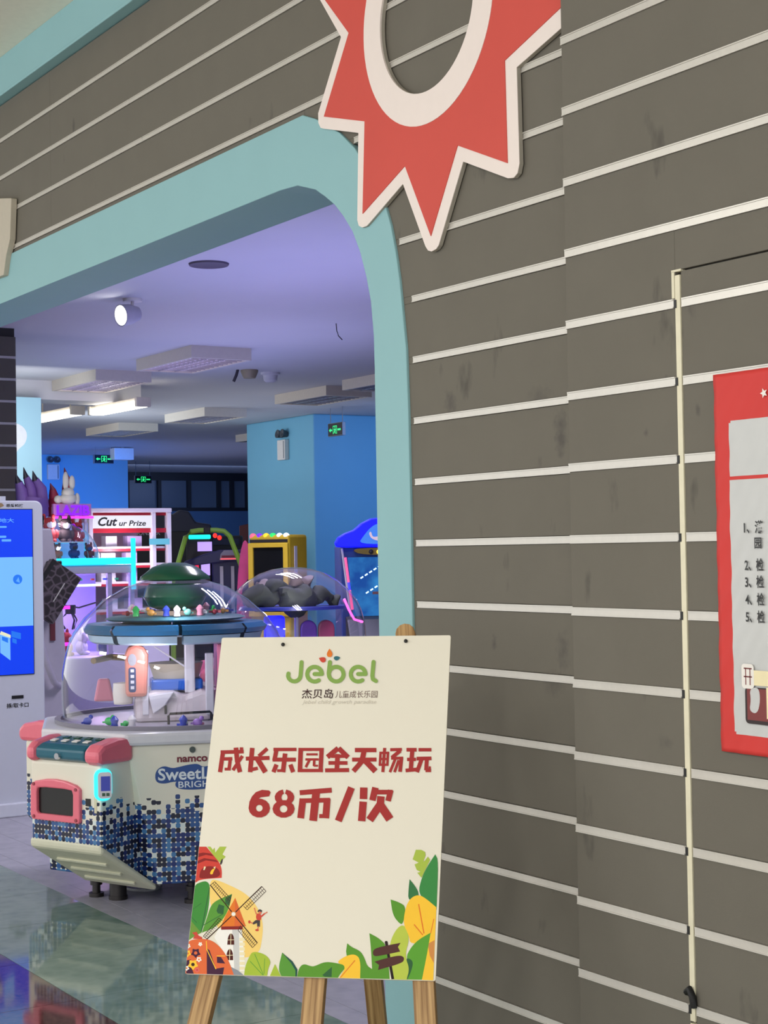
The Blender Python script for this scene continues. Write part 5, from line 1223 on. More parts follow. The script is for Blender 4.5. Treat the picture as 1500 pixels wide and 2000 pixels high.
# second machine, further in
c2 = candy_machine('candy shovel machine with green camouflage shapes in its dome behind the board', (-9.82, 5.455, 0), 64, 1)
CAMO = mat('camouflage_green', (50, 56, 38), .8, noise=.5, nscale=14); TANR = mat('rock_tan', (128, 112, 104), .7)
for x, y, z, a, b, c_, m in ((-.22, -.05, 1.14, .13, .12, .08, CAMO), (.02, -.08, 1.12, .13, .13, .10, CAMO), (.18, -.02, 1.15, .12, .1, .05, CAMO), (-.10, 0, 1.20, .11, .09, .05, CAMO), (.06, .05, 1.24, .10, .09, .06, TANR), (-.2, .05, 1.22, .07, .07, .04, TANR), (.28, .0, 1.11, .07, .06, .035, CAMO)):
    rk = MB().ball((x, y, z), a, b, c_, 16, 11)
    rk.v = [(p_[0]*1+.022*math.sin(37*p_[2]+23*p_[0]), p_[1]+.015*math.sin(31*p_[0]), p_[2]+.022*math.sin(41*p_[0]+19*p_[1])) for p_ in rk.v]
    rk.build('boulder', m, c2, smooth=True)
MB().lathe([(.0001, 1.08), (.36, 1.08), (.37, 1.06), (.0001, 1.05)], 40).build('upper_tray', mat('tray_blue', (42, 56, 150), .3), c2, smooth=True)
MB().box(-.20, -.06, -.16, -.02, .727, 1.02).build('blue_lit_box', mat('blue_glow', (20, 20, 235), emit=1.6), c2, bevel=.02)
MB().box(.015, .03, -.12, .12, .727, 1.06).build('post', GWHITE, c2)
for x, m in ((.10, mat('arch_violet', (130, 70, 190), .3)), (.22, mat('arch_rose', (176, 74, 110), .3))):
    MB().prism([(x-.055, .727), (x+.055, .727)]+[(x+.055*math.cos(R(a)), .93+.055*math.sin(R(a))) for a in range(0, 181, 20)], -.15, -.05, 'y').build('arch_panel', m, c2, bevel=.01)
MB().box(.30, .42, -.12, -.02, .727, .76).build('white_tray', GWHITE, c2, bevel=.006)
MB().tube([(.33, -.30, 1.13), (.36, -.28, 1.06), (.40, -.25, .99), (.46, -.19, .97)], .008, 8).build('neon_line', mat('pink_neon', (245, 90, 190), emit=2.5), c2, smooth=True)
glow('dome_lamp', (-9.55, 5.30, 1.20), 1.5, (.9, .85, 1.0), .03)  # added point light, lifts the contents of the further dome
# ------------------------------------------------------------------ self service kiosk
KB = mat('kiosk_white', (196, 198, 212), .4, noise=.02)
kt = thing('self_service_kiosk', 'white self service kiosk with a blue touch screen at the left edge', 'kiosk', (-8.89, 3.03, 0), 90)
MB().prism(rrect(-.30, .30, .02, 1.765, .045, 6), 0, .11, 'y').build('body', KB, kt, bevel=.008)
MB().box(-.32, .32, -.03, .16, 0, .075).build('base_plinth', mat('kiosk_base', (206, 208, 222), .35), kt, bevel=.006)
SB = mat('screen_blue', (0, 58, 226), emit=.95); SL = mat('screen_pale', (112, 178, 246), emit=.95); ST = mat('screen_text', (90, 160, 255), emit=1.0)
SD = mat('screen_navy', (12, 30, 120), emit=.6); SPK = mat('screen_violet', (150, 120, 245), emit=.95); SM_ = mat('screen_mid', (30, 112, 226), emit=.95); SC_ = mat('screen_cream', (226, 226, 190), emit=.9)
scn = MB().box(-.238, .238, -.004, 0, .786, 1.718).build('screen', BLACK, kt)
MB().box(-.234, .234, -.0055, -.004, 1.447, 1.714).build('screen_header', SB, scn); MB().box(-.234, .234, -.0055, -.004, 1.060, 1.447).build('screen_menu', SL, scn); MB().box(-.234, .234, -.0055, -.004, .790, 1.060).build('screen_footer', SB, scn)
text('lettering', '数字展与地大', ST, scn, -.13, .128, 1.640, 1.666, -.0062, .01)
ICM = [ST, SM_, SPK, SM_, SL, SC_, SD]
def icon(poly, y, m): MB().flat(poly, y).build('screen_icon', ICM[m], scn)
for a, b, c, d in ((-.14, .085, 1.612, 1.622), (.028, .082, 1.556, 1.568), (.055, .11, 1.535, 1.548)): icon(rrect(a, b, c, d, .004), -.0062, 0)
for x, m in ((-.12, 1), (.01, 2), (.145, 3)): icon(ell(x, 1.322, .027), -.0062, m)
icon([(.135, 1.312), (.158, 1.302), (.150, 1.335)], -.0066, 0); icon(ell(.01, 1.322, .012), -.0066, 4)
icon([(.04, .915), (.098, .87), (.098, 1.0), (.04, 1.022)], -.0062, 4); icon([(.038, 1.018), (.10, .995), (.10, 1.012), (.045, 1.036)], -.0066, 5); icon([(.05, .985), (.085, .968), (.085, .995), (.05, 1.006)], -.0066, 3)
icon([(.004, .93), (.028, .93), (.034, .965), (.02, .975), (.006, .965)], -.0066, 5); icon([(.008, .88), (.026, .88), (.028, .93), (.006, .93)], -.0066, 6); icon(ell(.02, .985, .011, n=12), -.0066, 6)
icon([(.105, 1.0), (.16, .985), (.16, 1.02), (.105, 1.035)], -.0062, 3); icon([(.11, .97), (.135, .96), (.135, .985), (.11, .995)], -.0062, 3)
text('lettering', '悉爱科技', INKB, kt, .085, .185, 1.728, 1.746, -.001, .02)
MB().prism(chaikin([(.03, 1.727), (.045, 1.75), (.06, 1.752), (.075, 1.735), (.06, 1.73), (.05, 1.725)]), -.0015, 0, 'y').build('maker_emblem', mat('emblem_tan', (150, 124, 90), .5), kt)
MB().box(.105, .172, -.004, 0, .654, .672).build('card_slot', BLACK, kt)
text('lettering', '插/取卡口', INKB, kt, .074, .202, .603, .630, -.001, .02)
MB().box(.06, .09, .02, .05, 1.765, 1.79).build('top_catch', KB, kt)

# ------------------------------------------------------------------ cabinet with tilted patterned board behind the kiosk
gt = thing('grey_game_cabinet', 'grey game cabinet with curved handle behind the kiosk', 'arcade machine', (-9.62, 3.62, 0), 90)
GC = mat('cabinet_grey', (176, 170, 186), .45)
MB().prism([(-.30, 0), (.17, 0), (.10, 1.25), (.04, 1.62), (-.30, 1.62)], 0, .4, 'y').build('body', GC, gt, bevel=.01)
MB().prism(ell(-.06, 1.31, .026, .09), -.006, 0, 'y').build('blue_badge', mat('badge_blue', (36, 40, 120), .4), gt)
MB().box(.0, .085, -.05, 0, 1.20, 1.42).build('black_panel', BLACK, gt, bevel=.006)
MB().lathe([(.0001, 1.60), (.03, 1.60), (.045, 1.66), (.045, 1.70), (.0001, 1.705)], 18, (-.02, .1, 0)).build('black_cap', BLACK, gt, smooth=True)
MB().tube([(-.10, -.05, 1.12), (-.08, -.06, 1.0), (-.03, -.07, .80), (.02, -.06, .68), (.05, -.04, .655), (.08, 0, .655)], .020, 10).build('curved_handle', GC, gt, smooth=True)
MB().box(.02, .05, -.012, 0, .93, 1.12).build('red_stripe', mat('stripe_maroon', (100, 40, 50), .5), gt)
def pattern_mat():
    m = bpy.data.materials.new('dark_map_print'); m.use_nodes = True; nt = m.node_tree; b = nt.nodes['Principled BSDF']
    tc = N(nt, 'ShaderNodeTexCoord'); v = N(nt, 'ShaderNodeTexVoronoi', feature='DISTANCE_TO_EDGE'); v.inputs['Scale'].default_value = 22
    rp = N(nt, 'ShaderNodeValToRGB'); rp.color_ramp.elements[0].color = (*S(96, 84, 92), 1); rp.color_ramp.elements[1].position = .16; rp.color_ramp.elements[1].color = (*S(36, 28, 30), 1)
    nt.links.new(tc.outputs['Object'], v.inputs[0]); nt.links.new(v.outputs[0], rp.inputs[0]); nt.links.new(rp.outputs[0], b.inputs['Base Color']); b.inputs['Roughness'].default_value = .5
    return m
M_ = Matrix.Translation((-.02, -.14, 1.235)) @ Matrix.Rotation(R(34), 4, 'Y')
pbx = MB().box(-.11, .11, -.03, .03, -.165, .165).build('tilted_card_box', pattern_mat(), gt, bevel=.004, M=M_); pbx['label'] = 'dark patterned box mounted at a tilt'
MB().box(-.112, -.085, -.032, -.03, -.165, .165).build('dark_edge', BLACK, pbx)
MB().box(.03, .036, -.0325, -.03, -.05, .08).build('silver_line', ALU, pbx)
MB().box(-.03, .03, .03, .15, -.03, .03).build('mounting_arm', BLACK, pbx)

# ------------------------------------------------------------------ prize crane with cyan shelf, toy dome and sign
ct = thing('prize_crane_machine', 'prize crane machine with cyan lit shelf and small toy dome', 'arcade machine', (-10.15, 3.98, 0), 90)
LIL = mat('crane_lilac', (176, 166, 206), .4); CYL = mat('cyan_led', (30, 205, 245), emit=1.7); MAG = mat('magenta_led', (245, 50, 225), emit=2.0)
MB().box(-.48, .45, 0, .7, 0, .78).build('base_cabinet', LIL, ct, bevel=.01)
for x in (-.47, .28, .44): MB().box(x-.015, x+.015, 0, .03, .78, 1.33).build('corner_post', LIL, ct)
MB().box(-.48, .45, .66, .7, .78, 1.33).build('rear_panel', mat('rear_lilac', (150, 140, 214), .4), ct)
MB().box(-.47, .44, .012, .016, .79, 1.32).build('front_pane', CLEARP, ct)
MB().box(-.48, .45, -.01, .7, 1.33, 1.385).build('header', GC, ct, bevel=.005)
MB().box(-.50, .45, -.03, .70, 1.388, 1.432).build('led_shelf', CYL, ct, bevel=.004)
MB().box(.43, .455, -.028, -.005, 1.22, 1.56).build('led_post', CYL, ct)
MB().box(-.20, .24, .05, .07, 1.245, 1.26).build('lamp_bar', mat('bar_white', (200, 225, 255), emit=3), ct)
for x0, z0 in ((-.28, .86), (-.28, 1.10)): MB().box(-.30, .02, .05, .06, z0, z0+.022).build('neon_bar', MAG, ct)
MB().box(-.05, -.035, .04, .055, .90, 1.22).build('neon_bar', MAG, ct)
MB().tube([(-.04, .25, 1.18), (.05, .25, 1.12), (.16, .25, 1.10), (.28, .25, 1.13)], .006, 6).build('cable', BLACK, ct, smooth=True)
cl = MB().cyl((.10, .25, 1.06), .035, .06, 14).build('claw', STEEL, ct, smooth=True)
for i in range(3):
    a = R(120*i+30); MB().tube([(.10+.03*math.cos(a), .25+.03*math.sin(a), 1.06), (.10+.07*math.cos(a), .25+.07*math.sin(a), 1.02), (.10+.035*math.cos(a), .25+.035*math.sin(a), .96)], .007, 6).build('claw_finger', STEEL, cl, smooth=True)
# clear toy dome with inner shelf above the cyan shelf
MB().lathe([(.37*math.cos(R(a)), 1.432+.285*math.sin(R(a))) for a in range(0, 90, 6)]+[(.0005, 1.717)], 48, (-.06, .32, 0)).build('toy_dome', DOME, ct, smooth=True, weld=True)
MB().lathe([(.0001, 1.535), (.31, 1.535), (.31, 1.542), (.0001, 1.542)], 32, (-.06, .32, 0)).build('inner_shelf', GWHITE, ct)
MB().box(-.08, .42, .70, .94, 0, 1.68).build('rear_tower', LIL, ct, bevel=.01)
MB().box(.02, .29, .33, .36, 1.72, 1.80).build('sign_back', mat('sign_mauve', (176, 116, 176), .4), ct)
MB().box(.015, .295, .30, .315, 1.700, 1.716).build('neon_bar', MAG, ct)
for x in (.04, .27): MB().box(x-.008, x+.008, .38, .396, 1.43, 1.78).build('sign_post', GWHITE, ct)
text('lettering', 'LAZIB', mat('violet_led', (120, 20, 250), emit=1.5), ct, .04, .275, 1.722, 1.790, .322, .04)
for i in range(9):
    MB().cyl((-.34+.085*i, .03, 1.285), .014, .012, 10).build('bulb', (mat('bulb_red', (190, 60, 60), emit=.8), mat('bulb_blue', (60, 70, 220), emit=1.2), mat('bulb_green', (60, 170, 130), emit=.8))[i % 3], ct)
# plush toys: body, head and ears in one, face patch as a part
def plush(label, group, loc, rz, s, m, m2, ears=1):
    t = thing('plush_toy', label, 'plush toy', loc, rz, group)
    b = MB().ball((0, 0, .045*s), .05*s, .042*s, .05*s, 14, 9).ball((0, -.008*s, .115*s), .044*s, .040*s, .040*s, 14, 9)
    for d in (-1, 1):
        b.ball((d*.045*s, -.015*s, .05*s), .018*s, .016*s, .03*s, 8, 6).ball((d*.022*s, -.03*s, .008*s), .02*s, .026*s, .014*s, 8, 6)
        if ears: b.ball((d*.03*s, 0, .155*s), .014*s, .01*s, .024*s, 8, 6)
    b.build('body', m, t, smooth=True)
    MB().ball((0, -.040*s, .108*s), .026*s, .010*s, .022*s, 10, 6).build('face', m2, t, smooth=True)
    return t
KM = Matrix.Translation((-10.15, 3.98, 0)) @ Matrix.Rotation(R(90), 4, 'Z')
PR_ = mat('plush_red', (150, 34, 40), .8); PB_ = mat('plush_blue', (40, 58, 110), .8); PW_ = mat('plush_white', (210, 210, 222), .8); PO_ = mat('plush_tan', (170, 104, 84), .8); PK_ = mat('plush_black', (40, 26, 30), .8)
for lab, x, y, z, s, m, m2 in (('red plush toy on the upper shelf of the toy dome, left', -.20, .20, 1.542, 1.0, PR_, PW_), ('red plush toy on the upper shelf of the toy dome, middle', -.08, .16, 1.542, 1.05, PR_, PW_), ('dark plush toy with white face on the upper dome shelf', .04, .18, 1.542, 1.0, PK_, PW_), ('red plush toy on the upper shelf of the toy dome, right', .14, .22, 1.542, .85, PR_, PK_),
                             ('white plush toy on the cyan shelf beside the kiosk', -.17, .09, 1.432, .62, PW_, PO_), ('tan plush toy on the cyan shelf', -.06, .07, 1.432, .62, PO_, PW_), ('blue plush toy with round ears on the cyan shelf', .06, .08, 1.432, .66, PB_, PK_), ('maroon plush toy at the right end of the cyan shelf', .19, .14, 1.432, .60, mat('plush_maroon', (112, 50, 52), .8), PB_)):
    v = KM @ Vector((x, y, z)); plush(lab, 'plush toys on the crane machine', v, 90, s, m, m2)
for i, (x, z, m) in enumerate(((-.34, .785, PW_), (-.22, .785, PO_), (.06, .785, PR_), (.20, .785, PW_), (.34, .785, PB_), (-.10, .785, PB_))):
    v = KM @ Vector((x, .25+.06*(i % 2), z)); plush(('white plush prize in the crane case next to the kiosk side', 'tan plush prize inside the crane case', 'red plush prize under the crane claw', 'white plush prize right of the claw', 'blue plush prize at the right end of the crane case', 'blue plush prize left of the claw')[i], 'plush prizes inside the crane case', v, 90+20*i, 1.0, m, PW_)
# claw shaped toppers standing on the crane machine
def spike_hand(name, lab, loc, rz, m, mtip, s, fingers):
    t = thing(name, lab, 'topper', loc, rz, 'toppers on the crane machine')
    b = MB().tube([(0, 0, 0), (0, 0, .06*s), (.01*s, 0, .16*s)], [.09*s, .10*s, .085*s], 14)
    b.build('palm', m, t, smooth=True)
    for x0, x1, x2, h, r_ in fingers:
        f = MB().tube([(x0*s, 0, .10*s), (x1*s, -.01*s, (.10+h*.55)*s), (x2*s, -.02*s, (.10+h*.8)*s)], [r_*s, r_*.8*s, r_*.5*s], 10).build('finger', m, t, smooth=True)
        MB().tube([(x2*s, -.02*s, (.10+h*.78)*s), (x2*s-.02*s, -.03*s, (.10+h*1.05)*s)], [r_*.5*s, .002], 8).build('nail', mtip, f, smooth=True)
    return t
v = KM @ Vector((.05, .80, 1.72))
spike_hand('claw_topper', 'purple clawed hand topper above the kiosk', (v.x, v.y, 1.68), 90, mat('topper_purple', (132, 96, 168), .5, noise=.2, nscale=10), mat('nail_dark', (40, 36, 52), .4), 1.1, ((-.06, -.08, -.10, .20, .045), (.0, -.02, -.05, .24, .04), (.06, .05, .01, .22, .045)))
v = KM @ Vector((.265, .84, 1.66))
spike_hand('claw_topper', 'red clawed hand topper beside the purple one', (v.x, v.y, 1.68), 90, mat('topper_red', (156, 40, 62), .5, noise=.25, nscale=10), mat('nail_red', (120, 30, 50), .4), 1.05, ((-.03, -.05, -.06, .16, .04), (.05, .05, .04, .26, .045)))
v = KM @ Vector((.13, .345, 1.72))
t = thing('eared_topper', 'ivory topper with tall rounded ears above the purple letters', 'topper', (v.x, v.y, 1.80), 90, 'toppers on the crane machine')
IV = mat('topper_ivory', (196, 194, 184), .5)
MB().ball((0, 0, .035), .06, .045, .04, 14, 9).ball((.0, 0, .075), .045, .04, .035, 14, 9).build('body', IV, t, smooth=True)
for x, h in ((-.015, .13), (.03, .10)): MB().ball((x, 0, .11+h/3), .022, .016, h/2, 10, 8).build('ear', IV, t, smooth=True)
MB().ball((-.07, 0, .03), .03, .025, .028, 10, 7).build('paw', IV, t, smooth=True); MB().ball((.065, 0, .03), .02, .02, .045, 10, 7).build('paw', IV, t, smooth=True)

# ------------------------------------------------------------------ string cutting prize cabinet
ut = thing('prize_cutting_cabinet', 'white and red prize cutting cabinet with lettered header', 'arcade machine', (-12.60, 5.42, 0), 90)
UW = mat('cabinet_white', (222, 218, 226), .4); UR = mat('cabinet_red', (176, 36, 52), .4)
MB().box(-.42, .42, .05, .75, 0, .80).build('base_cabinet', UW, ut, bevel=.01)
MB().box(-.42, .42, .70, .75, .80, 1.80).build('rear_panel', mat('rear_pink', (226, 190, 210), .5), ut)
for x in (-.41, -.29, .27, .41): MB().box(x-.018, x+.018, .0, .06, .80, 1.82).build('post', UW, ut, bevel=.003)
MB().box(-.43, .43, -.01, .76, 1.80, 1.835).build('top_frame', UW, ut, bevel=.006)
MB().box(-.28, .26, .01, .04, 1.67, 1.775).build('header_sign', mat('header_white', (236, 238, 244), emit=.75), ut)
MB().box(-.42, .42, .03, .05, 1.775, 1.80).build('red_band', UR, ut); MB().box(-.42, .42, .03, .05, 1.632, 1.668).build('red_band', UR, ut)
for z in (1.36, 1.50, 1.21, .98): MB().box(-.42, .42, .06, .5, z, z+.018).build('shelf', UW, ut); MB().box(-.42, .42, .05, .06, z-.02, z+.0).build('red_band', UR, ut)
text('lettering', 'Cut', INKB, ut, -.225, -.055, 1.688, 1.762, .0085, .03, .3)
text('lettering', 'ur Prize', INKB, ut, -.04, .20, 1.688, 1.733, .0085, .02, .2)
MB().box(.22, .40, -.02, -.01, 1.53, 1.58).build('cyan_plate', mat('plate_cyan', (110, 200, 226), emit=.6), ut)
for i in range(12):
    z = (1.378, 1.518, 1.228, .998)[i // 3]; x = (-.32, -.08, .13)[i % 3]+.03*(i // 3 % 2); w_ = .10+.03*(i % 2)
    v = Matrix.Translation((-12.60, 5.42, 0)) @ Matrix.Rotation(R(90), 4, 'Z') @ Vector((x, .2, z))
    b = MB().box(-w_/2, w_/2, -.05, .05, 0, .09).build('prize_box', (mat('box_pink', (236, 190, 214), .4), mat('box_white', (226, 226, 236), .4), mat('box_lilac', (196, 176, 226), .4))[i % 3], bevel=.004)
    b.location = v; b.rotation_euler = (0, 0, R(90)); tag(b, '%s prize box, %s on the %s shelf of the prize cutting cabinet' % (('pink', 'white', 'lilac')[i % 3], ('left', 'middle', 'right')[i % 3], ('second', 'top', 'third', 'lowest')[i // 3]), 'box', 'prize boxes in the cutting cabinet')

# ------------------------------------------------------------------ driving game with green tube frame
dt = thing('driving_game', 'driving game with lime green tube roll bar', 'arcade machine', (-13.15, 6.45, 0), 62)
LIME = mat('lime_tube', (140, 190, 60), .35); NB = mat('navy_shell', (30, 34, 86), .4); DK = mat('game_black', (16, 15, 20), .5)
MB().tube([(-.31, 0, .45), (-.31, 0, 1.20), (-.19, 0, 1.60), (-.14, 0, 1.645), (-.07, 0, 1.655), (.08, 0, 1.655), (.15, 0, 1.645), (.20, 0, 1.60), (.345, 0, 1.20), (.345, 0, .45)], .023, 10).build('roll_bar', LIME, dt, smooth=True)
MB().box(-.03, .03, -.03, .03, 1.63, 1.68).build('bar_clamp', BLACK, dt, bevel=.004)
MB().box(-.36, .40, -.1, .5, 0, .5).build('seat_base', DK, dt, bevel=.02)
MB().box(-.20, .02, .35, .55, .5, 1.62).build('rear_column', DK, dt, bevel=.01)
MB().box(-.18, .02, .32, .36, 1.58, 1.62).build('cyan_lamp', mat('cyan_lamp', (20, 225, 200), emit=1.6), dt, bevel=.01)
SV = mat('screen_lilac', (190, 160, 250), emit=1.1)
MB().box(-.10, .03, .33, .36, 1.47, 1.555).build('screen', SV, dt); MB().box(-.07, .01, .33, .36, 1.25, 1.40).build('screen', SV, dt)
MB().prism([(-.16, 1.27), (-.09, 1.27), (-.095, 1.40), (-.135, 1.40)], .33, .36, 'y').build('red_lamp', mat('red_lamp', (250, 40, 80), emit=1.3), dt)
MB().prism([(-.22, 1.38), (-.05, 1.44), (.10, 1.48), (.42, 1.48), (.42, 1.40), (.05, 1.36), (-.22, 1.33)], .28, .34, 'y').build('dash', NB, dt, bevel=.01)
MB().box(.02, .34, .36, .55, .5, 1.40).build('front_shell', NB, dt, bevel=.02)
MB().prism([(.10, 1.385), (.32, 1.385), (.32, 1.44), (.25, 1.45), (.22, 1.475), (.14, 1.475), (.11, 1.44)], .22, .27, 'y').build('name_plate', mat('plate_grey', (150, 146, 160), .4), dt, bevel=.004)
MB().box(.11, .31, .212, .22, 1.392, 1.402).build('plate_lamp', mat('plate_red', (250, 90, 100), emit=1.2), dt)
MB().box(.12, .30, .216, .22, 1.408, 1.428).build('plate_lettering', mat('plate_maroon', (130, 40, 60), .5), dt)
for x, z in ((.06, 1.61), (.10, 1.59)): MB().ball((x, .33, z), .02, .02, .022, 12, 8).build('red_bulb', mat('bulb_scarlet', (255, 50, 40), emit=1.5), dt, smooth=True)
for x in (.10, .20): MB().box(x, x+.03, .33, .36, .9, 1.33).build('pillar_bar', GWHITE, dt)
MB().tube([(.38+.045*math.cos(a), .22, 1.39+.045*math.sin(a)) for a in [i*math.pi/8 for i in range(16)]], .010, 8, closed=True).build('steering_wheel', DK, dt, smooth=True)

# ------------------------------------------------------------------ yellow cabinet
yt_ = thing('yellow_game_cabinet', 'yellow game cabinet with black screen and coloured bulbs on top', 'arcade machine', (-12.36, 6.66, 0), 38)
YE = mat('yellow_shell', (206, 174, 40), .4)
MB().box(-.20, .17, 0, .42, 0, 1.60).build('body', YE, yt_, bevel=.025)
MB().ring([(-.20, .9), (.17, .9), (.17, 1.53), (-.20, 1.53)], [(-.155, .94), (.125, .94), (.125, 1.49), (-.155, 1.49)], -.03, .0, 'y').build('bezel', YE, yt_, bevel=.006)
MB().box(-.155, .125, -.008, .002, .94, 1.49).build('screen', mat('dead_screen', (22, 24, 24), .15), yt_)
MB().box(-.19, .16, -.012, 0, 1.535, 1.56).build('dark_band', DK, yt_)
MB().box(.176, .18, .10, .16, .3, 1.5).build('side_strip', GWHITE, yt_)
for i, c in enumerate(((250, 90, 120), (110, 30, 235), (250, 190, 30), (30, 230, 90), (220, 235, 255), (230, 240, 240))):
    MB().ball((-.175+.062*i, .03, 1.585), .03, .03, .03, 12, 8).build('bulb', mat('cab_bulb_%d' % i, c, emit=1.5), yt_, smooth=True)
# pink surf board shaped panel beside it
t = thing('surfboard_panel', 'tall pink surfboard shaped panel left of the yellow cabinet', 'panel', (-12.75, 6.62, 0), 60)
MB().prism(ell(0, .78, .085, .78, 28), 0, .03, 'y').build('board', mat('board_pink', (200, 60, 120), .4, noise=.3, nscale=7), t, bevel=.006)
MB().prism(chaikin([(-.03, 1.15), (.04, 1.25), (.05, 1.10), (.0, .95), (-.04, 1.02)]), -.002, 0, 'y').build('printed_swirl', mat('swirl_dark', (70, 50, 80), .5), t)

# ------------------------------------------------------------------ blue cabinet half hidden by the arch
bt = thing('blue_ball_game_cabinet', 'blue lit game cabinet half hidden behind the arch jamb', 'arcade machine', (-10.62, 6.66, 0), 64)
BS = mat('blue_shell', (24, 60, 130), .4); BLED = mat('blue_led', (0, 10, 240), emit=1.4)
def water():
    m = bpy.data.materials.new('blue_water_screen'); m.use_nodes = True; nt = m.node_tree; b = nt.nodes['Principled BSDF']
    tc = N(nt, 'ShaderNodeTexCoord'); n = N(nt, 'ShaderNodeTexNoise'); n.inputs['Scale'].default_value = 7; n.inputs['Detail'].default_value = 3
    rp = N(nt, 'ShaderNodeValToRGB'); rp.color_ramp.elements[0].position = .35; rp.color_ramp.elements[0].color = (*S(8, 66, 150), 1); rp.color_ramp.elements[1].position = .7; rp.color_ramp.elements[1].color = (*S(50, 140, 206), 1)
    nt.links.new(tc.outputs['Object'], n.inputs[0]); nt.links.new(n.outputs[0], rp.inputs[0]); nt.links.new(rp.outputs[0], b.inputs['Emission Color']); b.inputs['Emission Strength'].default_value = .75
    b.inputs['Base Color'].default_value = (.02, .06, .15, 1); b.inputs['Roughness'].default_value = .15
    return m
MB().box(-.29, .29, .05, .62, 0, 1.49).build('body', BS, bt, bevel=.01)
MB().prism([(-.235, 1.40), (.235, 1.40), (.20, .95), (-.20, .95)], .035, .052, 'y').build('screen', water(), bt)
for s_ in (-1, 1):
    MB().tube([(s_*.28, .03, 1.47), (s_*.215, .03, .92)], .009, 8).build('edge_rail', GWHITE, bt)
    MB().tube([(s_*.258, .035, 1.40), (s_*.236, .035, 1.21)], .013, 8).build('neon_tube', mat('neon_pink', (250, 90, 150), emit=1.3), bt); MB().tube([(s_*.236, .035, 1.21), (s_*.228, .035, 1.15)], .013, 8).build('neon_tube', mat('neon_blue', (70, 70, 245), emit=1.3), bt)
    MB().tube([(s_*.228, .035, 1.15), (s_*.208, .035, 1.0)], .013, 8).build('neon_tube', mat('neon_pink', (250, 90, 150)), bt)
half = [(.0, 1.70), (.06, 1.695), (.13, 1.66), (.19, 1.61), (.26, 1.585), (.31, 1.555), (.335, 1.51), (.32, 1.48), (.24, 1.475)]
mq = [(-x, z) for x, z in reversed(half)]+half[1:]
MB().prism(mq, -.03, .10, 'y').build('marquee', BLED, bt, bevel=.01)
MB().prism(chaikin([(-.16, 1.50), (-.12, 1.56), (-.06, 1.63), (0, 1.66), (.06, 1.63), (.12, 1.56), (.16, 1.50)]), -.034, -.03, 'y').build('marquee_picture', mat('marquee_sky', (60, 130, 235), emit=.8), bt)
MB().prism(chaikin([(-.08, 1.58), (-.05, 1.53), (.05, 1.52), (.09, 1.57), (.05, 1.55), (0, 1.56), (-.05, 1.55), (-.06, 1.60)]), -.037, -.034, 'y').build('marquee_wave', mat('wave_pale', (226, 200, 220), emit=.7), bt)
MB().prism(chaikin([(-.20, 1.455), (-.15, 1.425), (0, 1.415), (.15, 1.425), (.20, 1.455), (.15, 1.47), (-.15, 1.47)], 1), -.01, .05, 'y').build('bulb_plate', mat('plate_gold', (130, 110, 40), .4), bt)
for x, m in ((-.06, DK), (.0, mat('bulb_yellow', (255, 210, 60), emit=2)), (.06, mat('bulb_off', (40, 70, 60), .3))): MB().ball((x, -.012, 1.44), .018, .012, .018, 12, 8).build('bulb', m, bt, smooth=True)
dl = mat('dash_reflection', (190, 235, 255), emit=2.2)  # glowing dashes stand for lamp reflections on the screen
for k in range(6):
    MB().box(-.012, .012, .028, .034, -.005, .005, M=Matrix.Translation((-.13+.034*k, 0, 1.245+.021*k)) @ Matrix.Rotation(R(-32), 4, 'Y')).build('reflected_dash', dl, bt)
    MB().box(-.012, .012, .028, .034, -.005, .005, M=Matrix.Translation((-.09+.034*k, 0, 1.13+.021*k)) @ Matrix.Rotation(R(-32), 4, 'Y')).build('reflected_dash', dl, bt)
MB().box(-.05, .09, .028, .034, 1.115, 1.135).build('name_strip', mat('strip_brown', (120, 80, 84), .5), bt)
MB().prism([(-.30, 0), (.05, 0), (.05, .95), (-.10, .93), (-.30, .80)], -.26, .26, 'x').build('console', DK, bt, bevel=.01)
MB().prism(ell(0, .78, .05, .02), -.31, -.27, 'y').build('ball_slot', BLACK, bt)

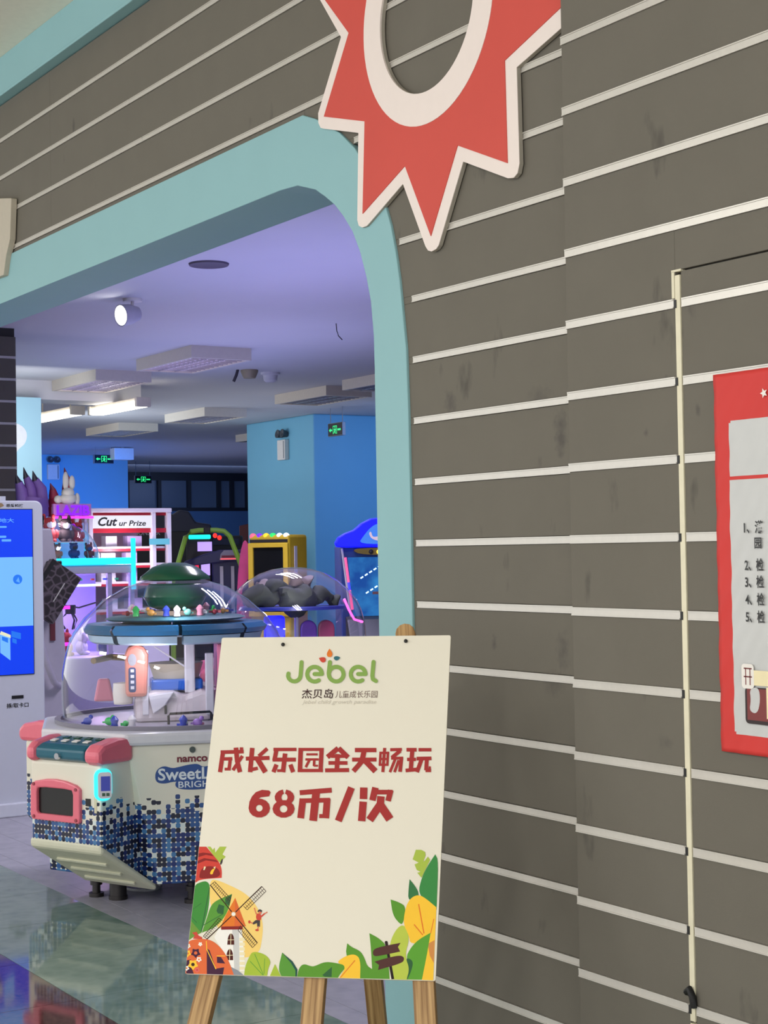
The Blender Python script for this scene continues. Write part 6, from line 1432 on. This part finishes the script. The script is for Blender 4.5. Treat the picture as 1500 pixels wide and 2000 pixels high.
# ------------------------------------------------------------------ dark game cabinets at the back
mt = thing('monster_game_cabinet', 'dark game cabinet with a rugged black truck header and orange lamp', 'arcade machine', (-18.0, 8.35, 0), 66)
MB().box(-.45, .5, 0, .7, 0, 1.72).build('body', DK, mt, bevel=.02)
MB().prism([(-.45, 1.70), (.5, 1.70), (.48, 1.80), (.30, 1.83), (.22, 1.96), (.10, 1.98), (.02, 1.93), (-.20, 1.93), (-.45, 1.90)], .05, .25, 'y').build('truck_header', mat('header_navy', (24, 30, 52), .4), mt, bevel=.02)
MB().ball((-.33, -.02, 1.86), .055, .055, .06, 16, 10).build('orange_lamp', mat('lamp_orange', (250, 150, 80), emit=1.1), mt, smooth=True)
text('lettering', 'MONSTER', mat('silver_print', (150, 150, 160), .4), mt, -.44, -.13, 1.68, 1.735, -.002, .02)
rt = thing('skull_game_cabinet', 'maroon and black game cabinet with grey lettering left of the column', 'arcade machine', (-22.13, 11.62, 0), 62)
MB().box(-.2, .5, 0, .8, 0, 1.84).build('body', DK, rt, bevel=.02)
MB().prism([(-.2, 1.2), (.0, 1.2), (.0, 1.90), (-.2, 1.86)], -.03, .0, 'y').build('side_wing', mat('wing_maroon', (96, 36, 38), .5), rt, bevel=.006)
MB().prism([(.0, 1.2), (.5, 1.2), (.5, 1.93), (.0, 1.90)], -.03, 0, 'y').build('header', mat('header_slate', (40, 42, 56), .5), rt, bevel=.006)
text('lettering', 'Dea', mat('bone_print', (130, 140, 130), .6), rt, .06, .30, 1.70, 1.86, -.032, .03)
MB().prism(chaikin([(.05, 1.62), (.16, 1.66), (.30, 1.66), (.32, 1.70), (.20, 1.69), (.08, 1.66)]), -.033, -.03, 'y').build('bone_mark', mat('bone_print', (130, 140, 130)), rt)
nt2 = thing('dark_game_cabinet', 'low black game cabinet between the truck header and the maroon cabinet', 'arcade machine', (-19.6, 9.75, 0), 66)
MB().box(-.55, .35, 0, .8, 0, 1.68).build('body', DK, nt2, bevel=.02)
MB().box(-.5, .3, -.01, 0, 1.1, 1.5).build('screen', mat('dead_screen', (22, 24, 24)), nt2)
MB().box(-.5, .3, -.012, 0, 1.56, 1.64).build('header', mat('header_navy', (24, 30, 52)), nt2)
glow('crane_case_lamp', KM @ Vector((-.05, .30, 1.24)), 9, (.80, .62, 1.0), .05); glow('crane_case_lamp', KM @ Vector((.32, .30, 1.0)), 5, (.9, .6, 1.0), .04)
glow('toy_dome_lamp', KM @ Vector((-.02, .12, 1.66)), 2.5, (1, .9, .95), .03)  # unseen point light added to brighten the toys
UM = Matrix.Translation((-12.60, 5.42, 0)) @ Matrix.Rotation(R(90), 4, 'Z')
glow('cabinet_fill', UM @ Vector((-.05, -.12, 1.45)), 7, (1, .85, .95), .05)  # point light added in front of the shelves, no fitting there
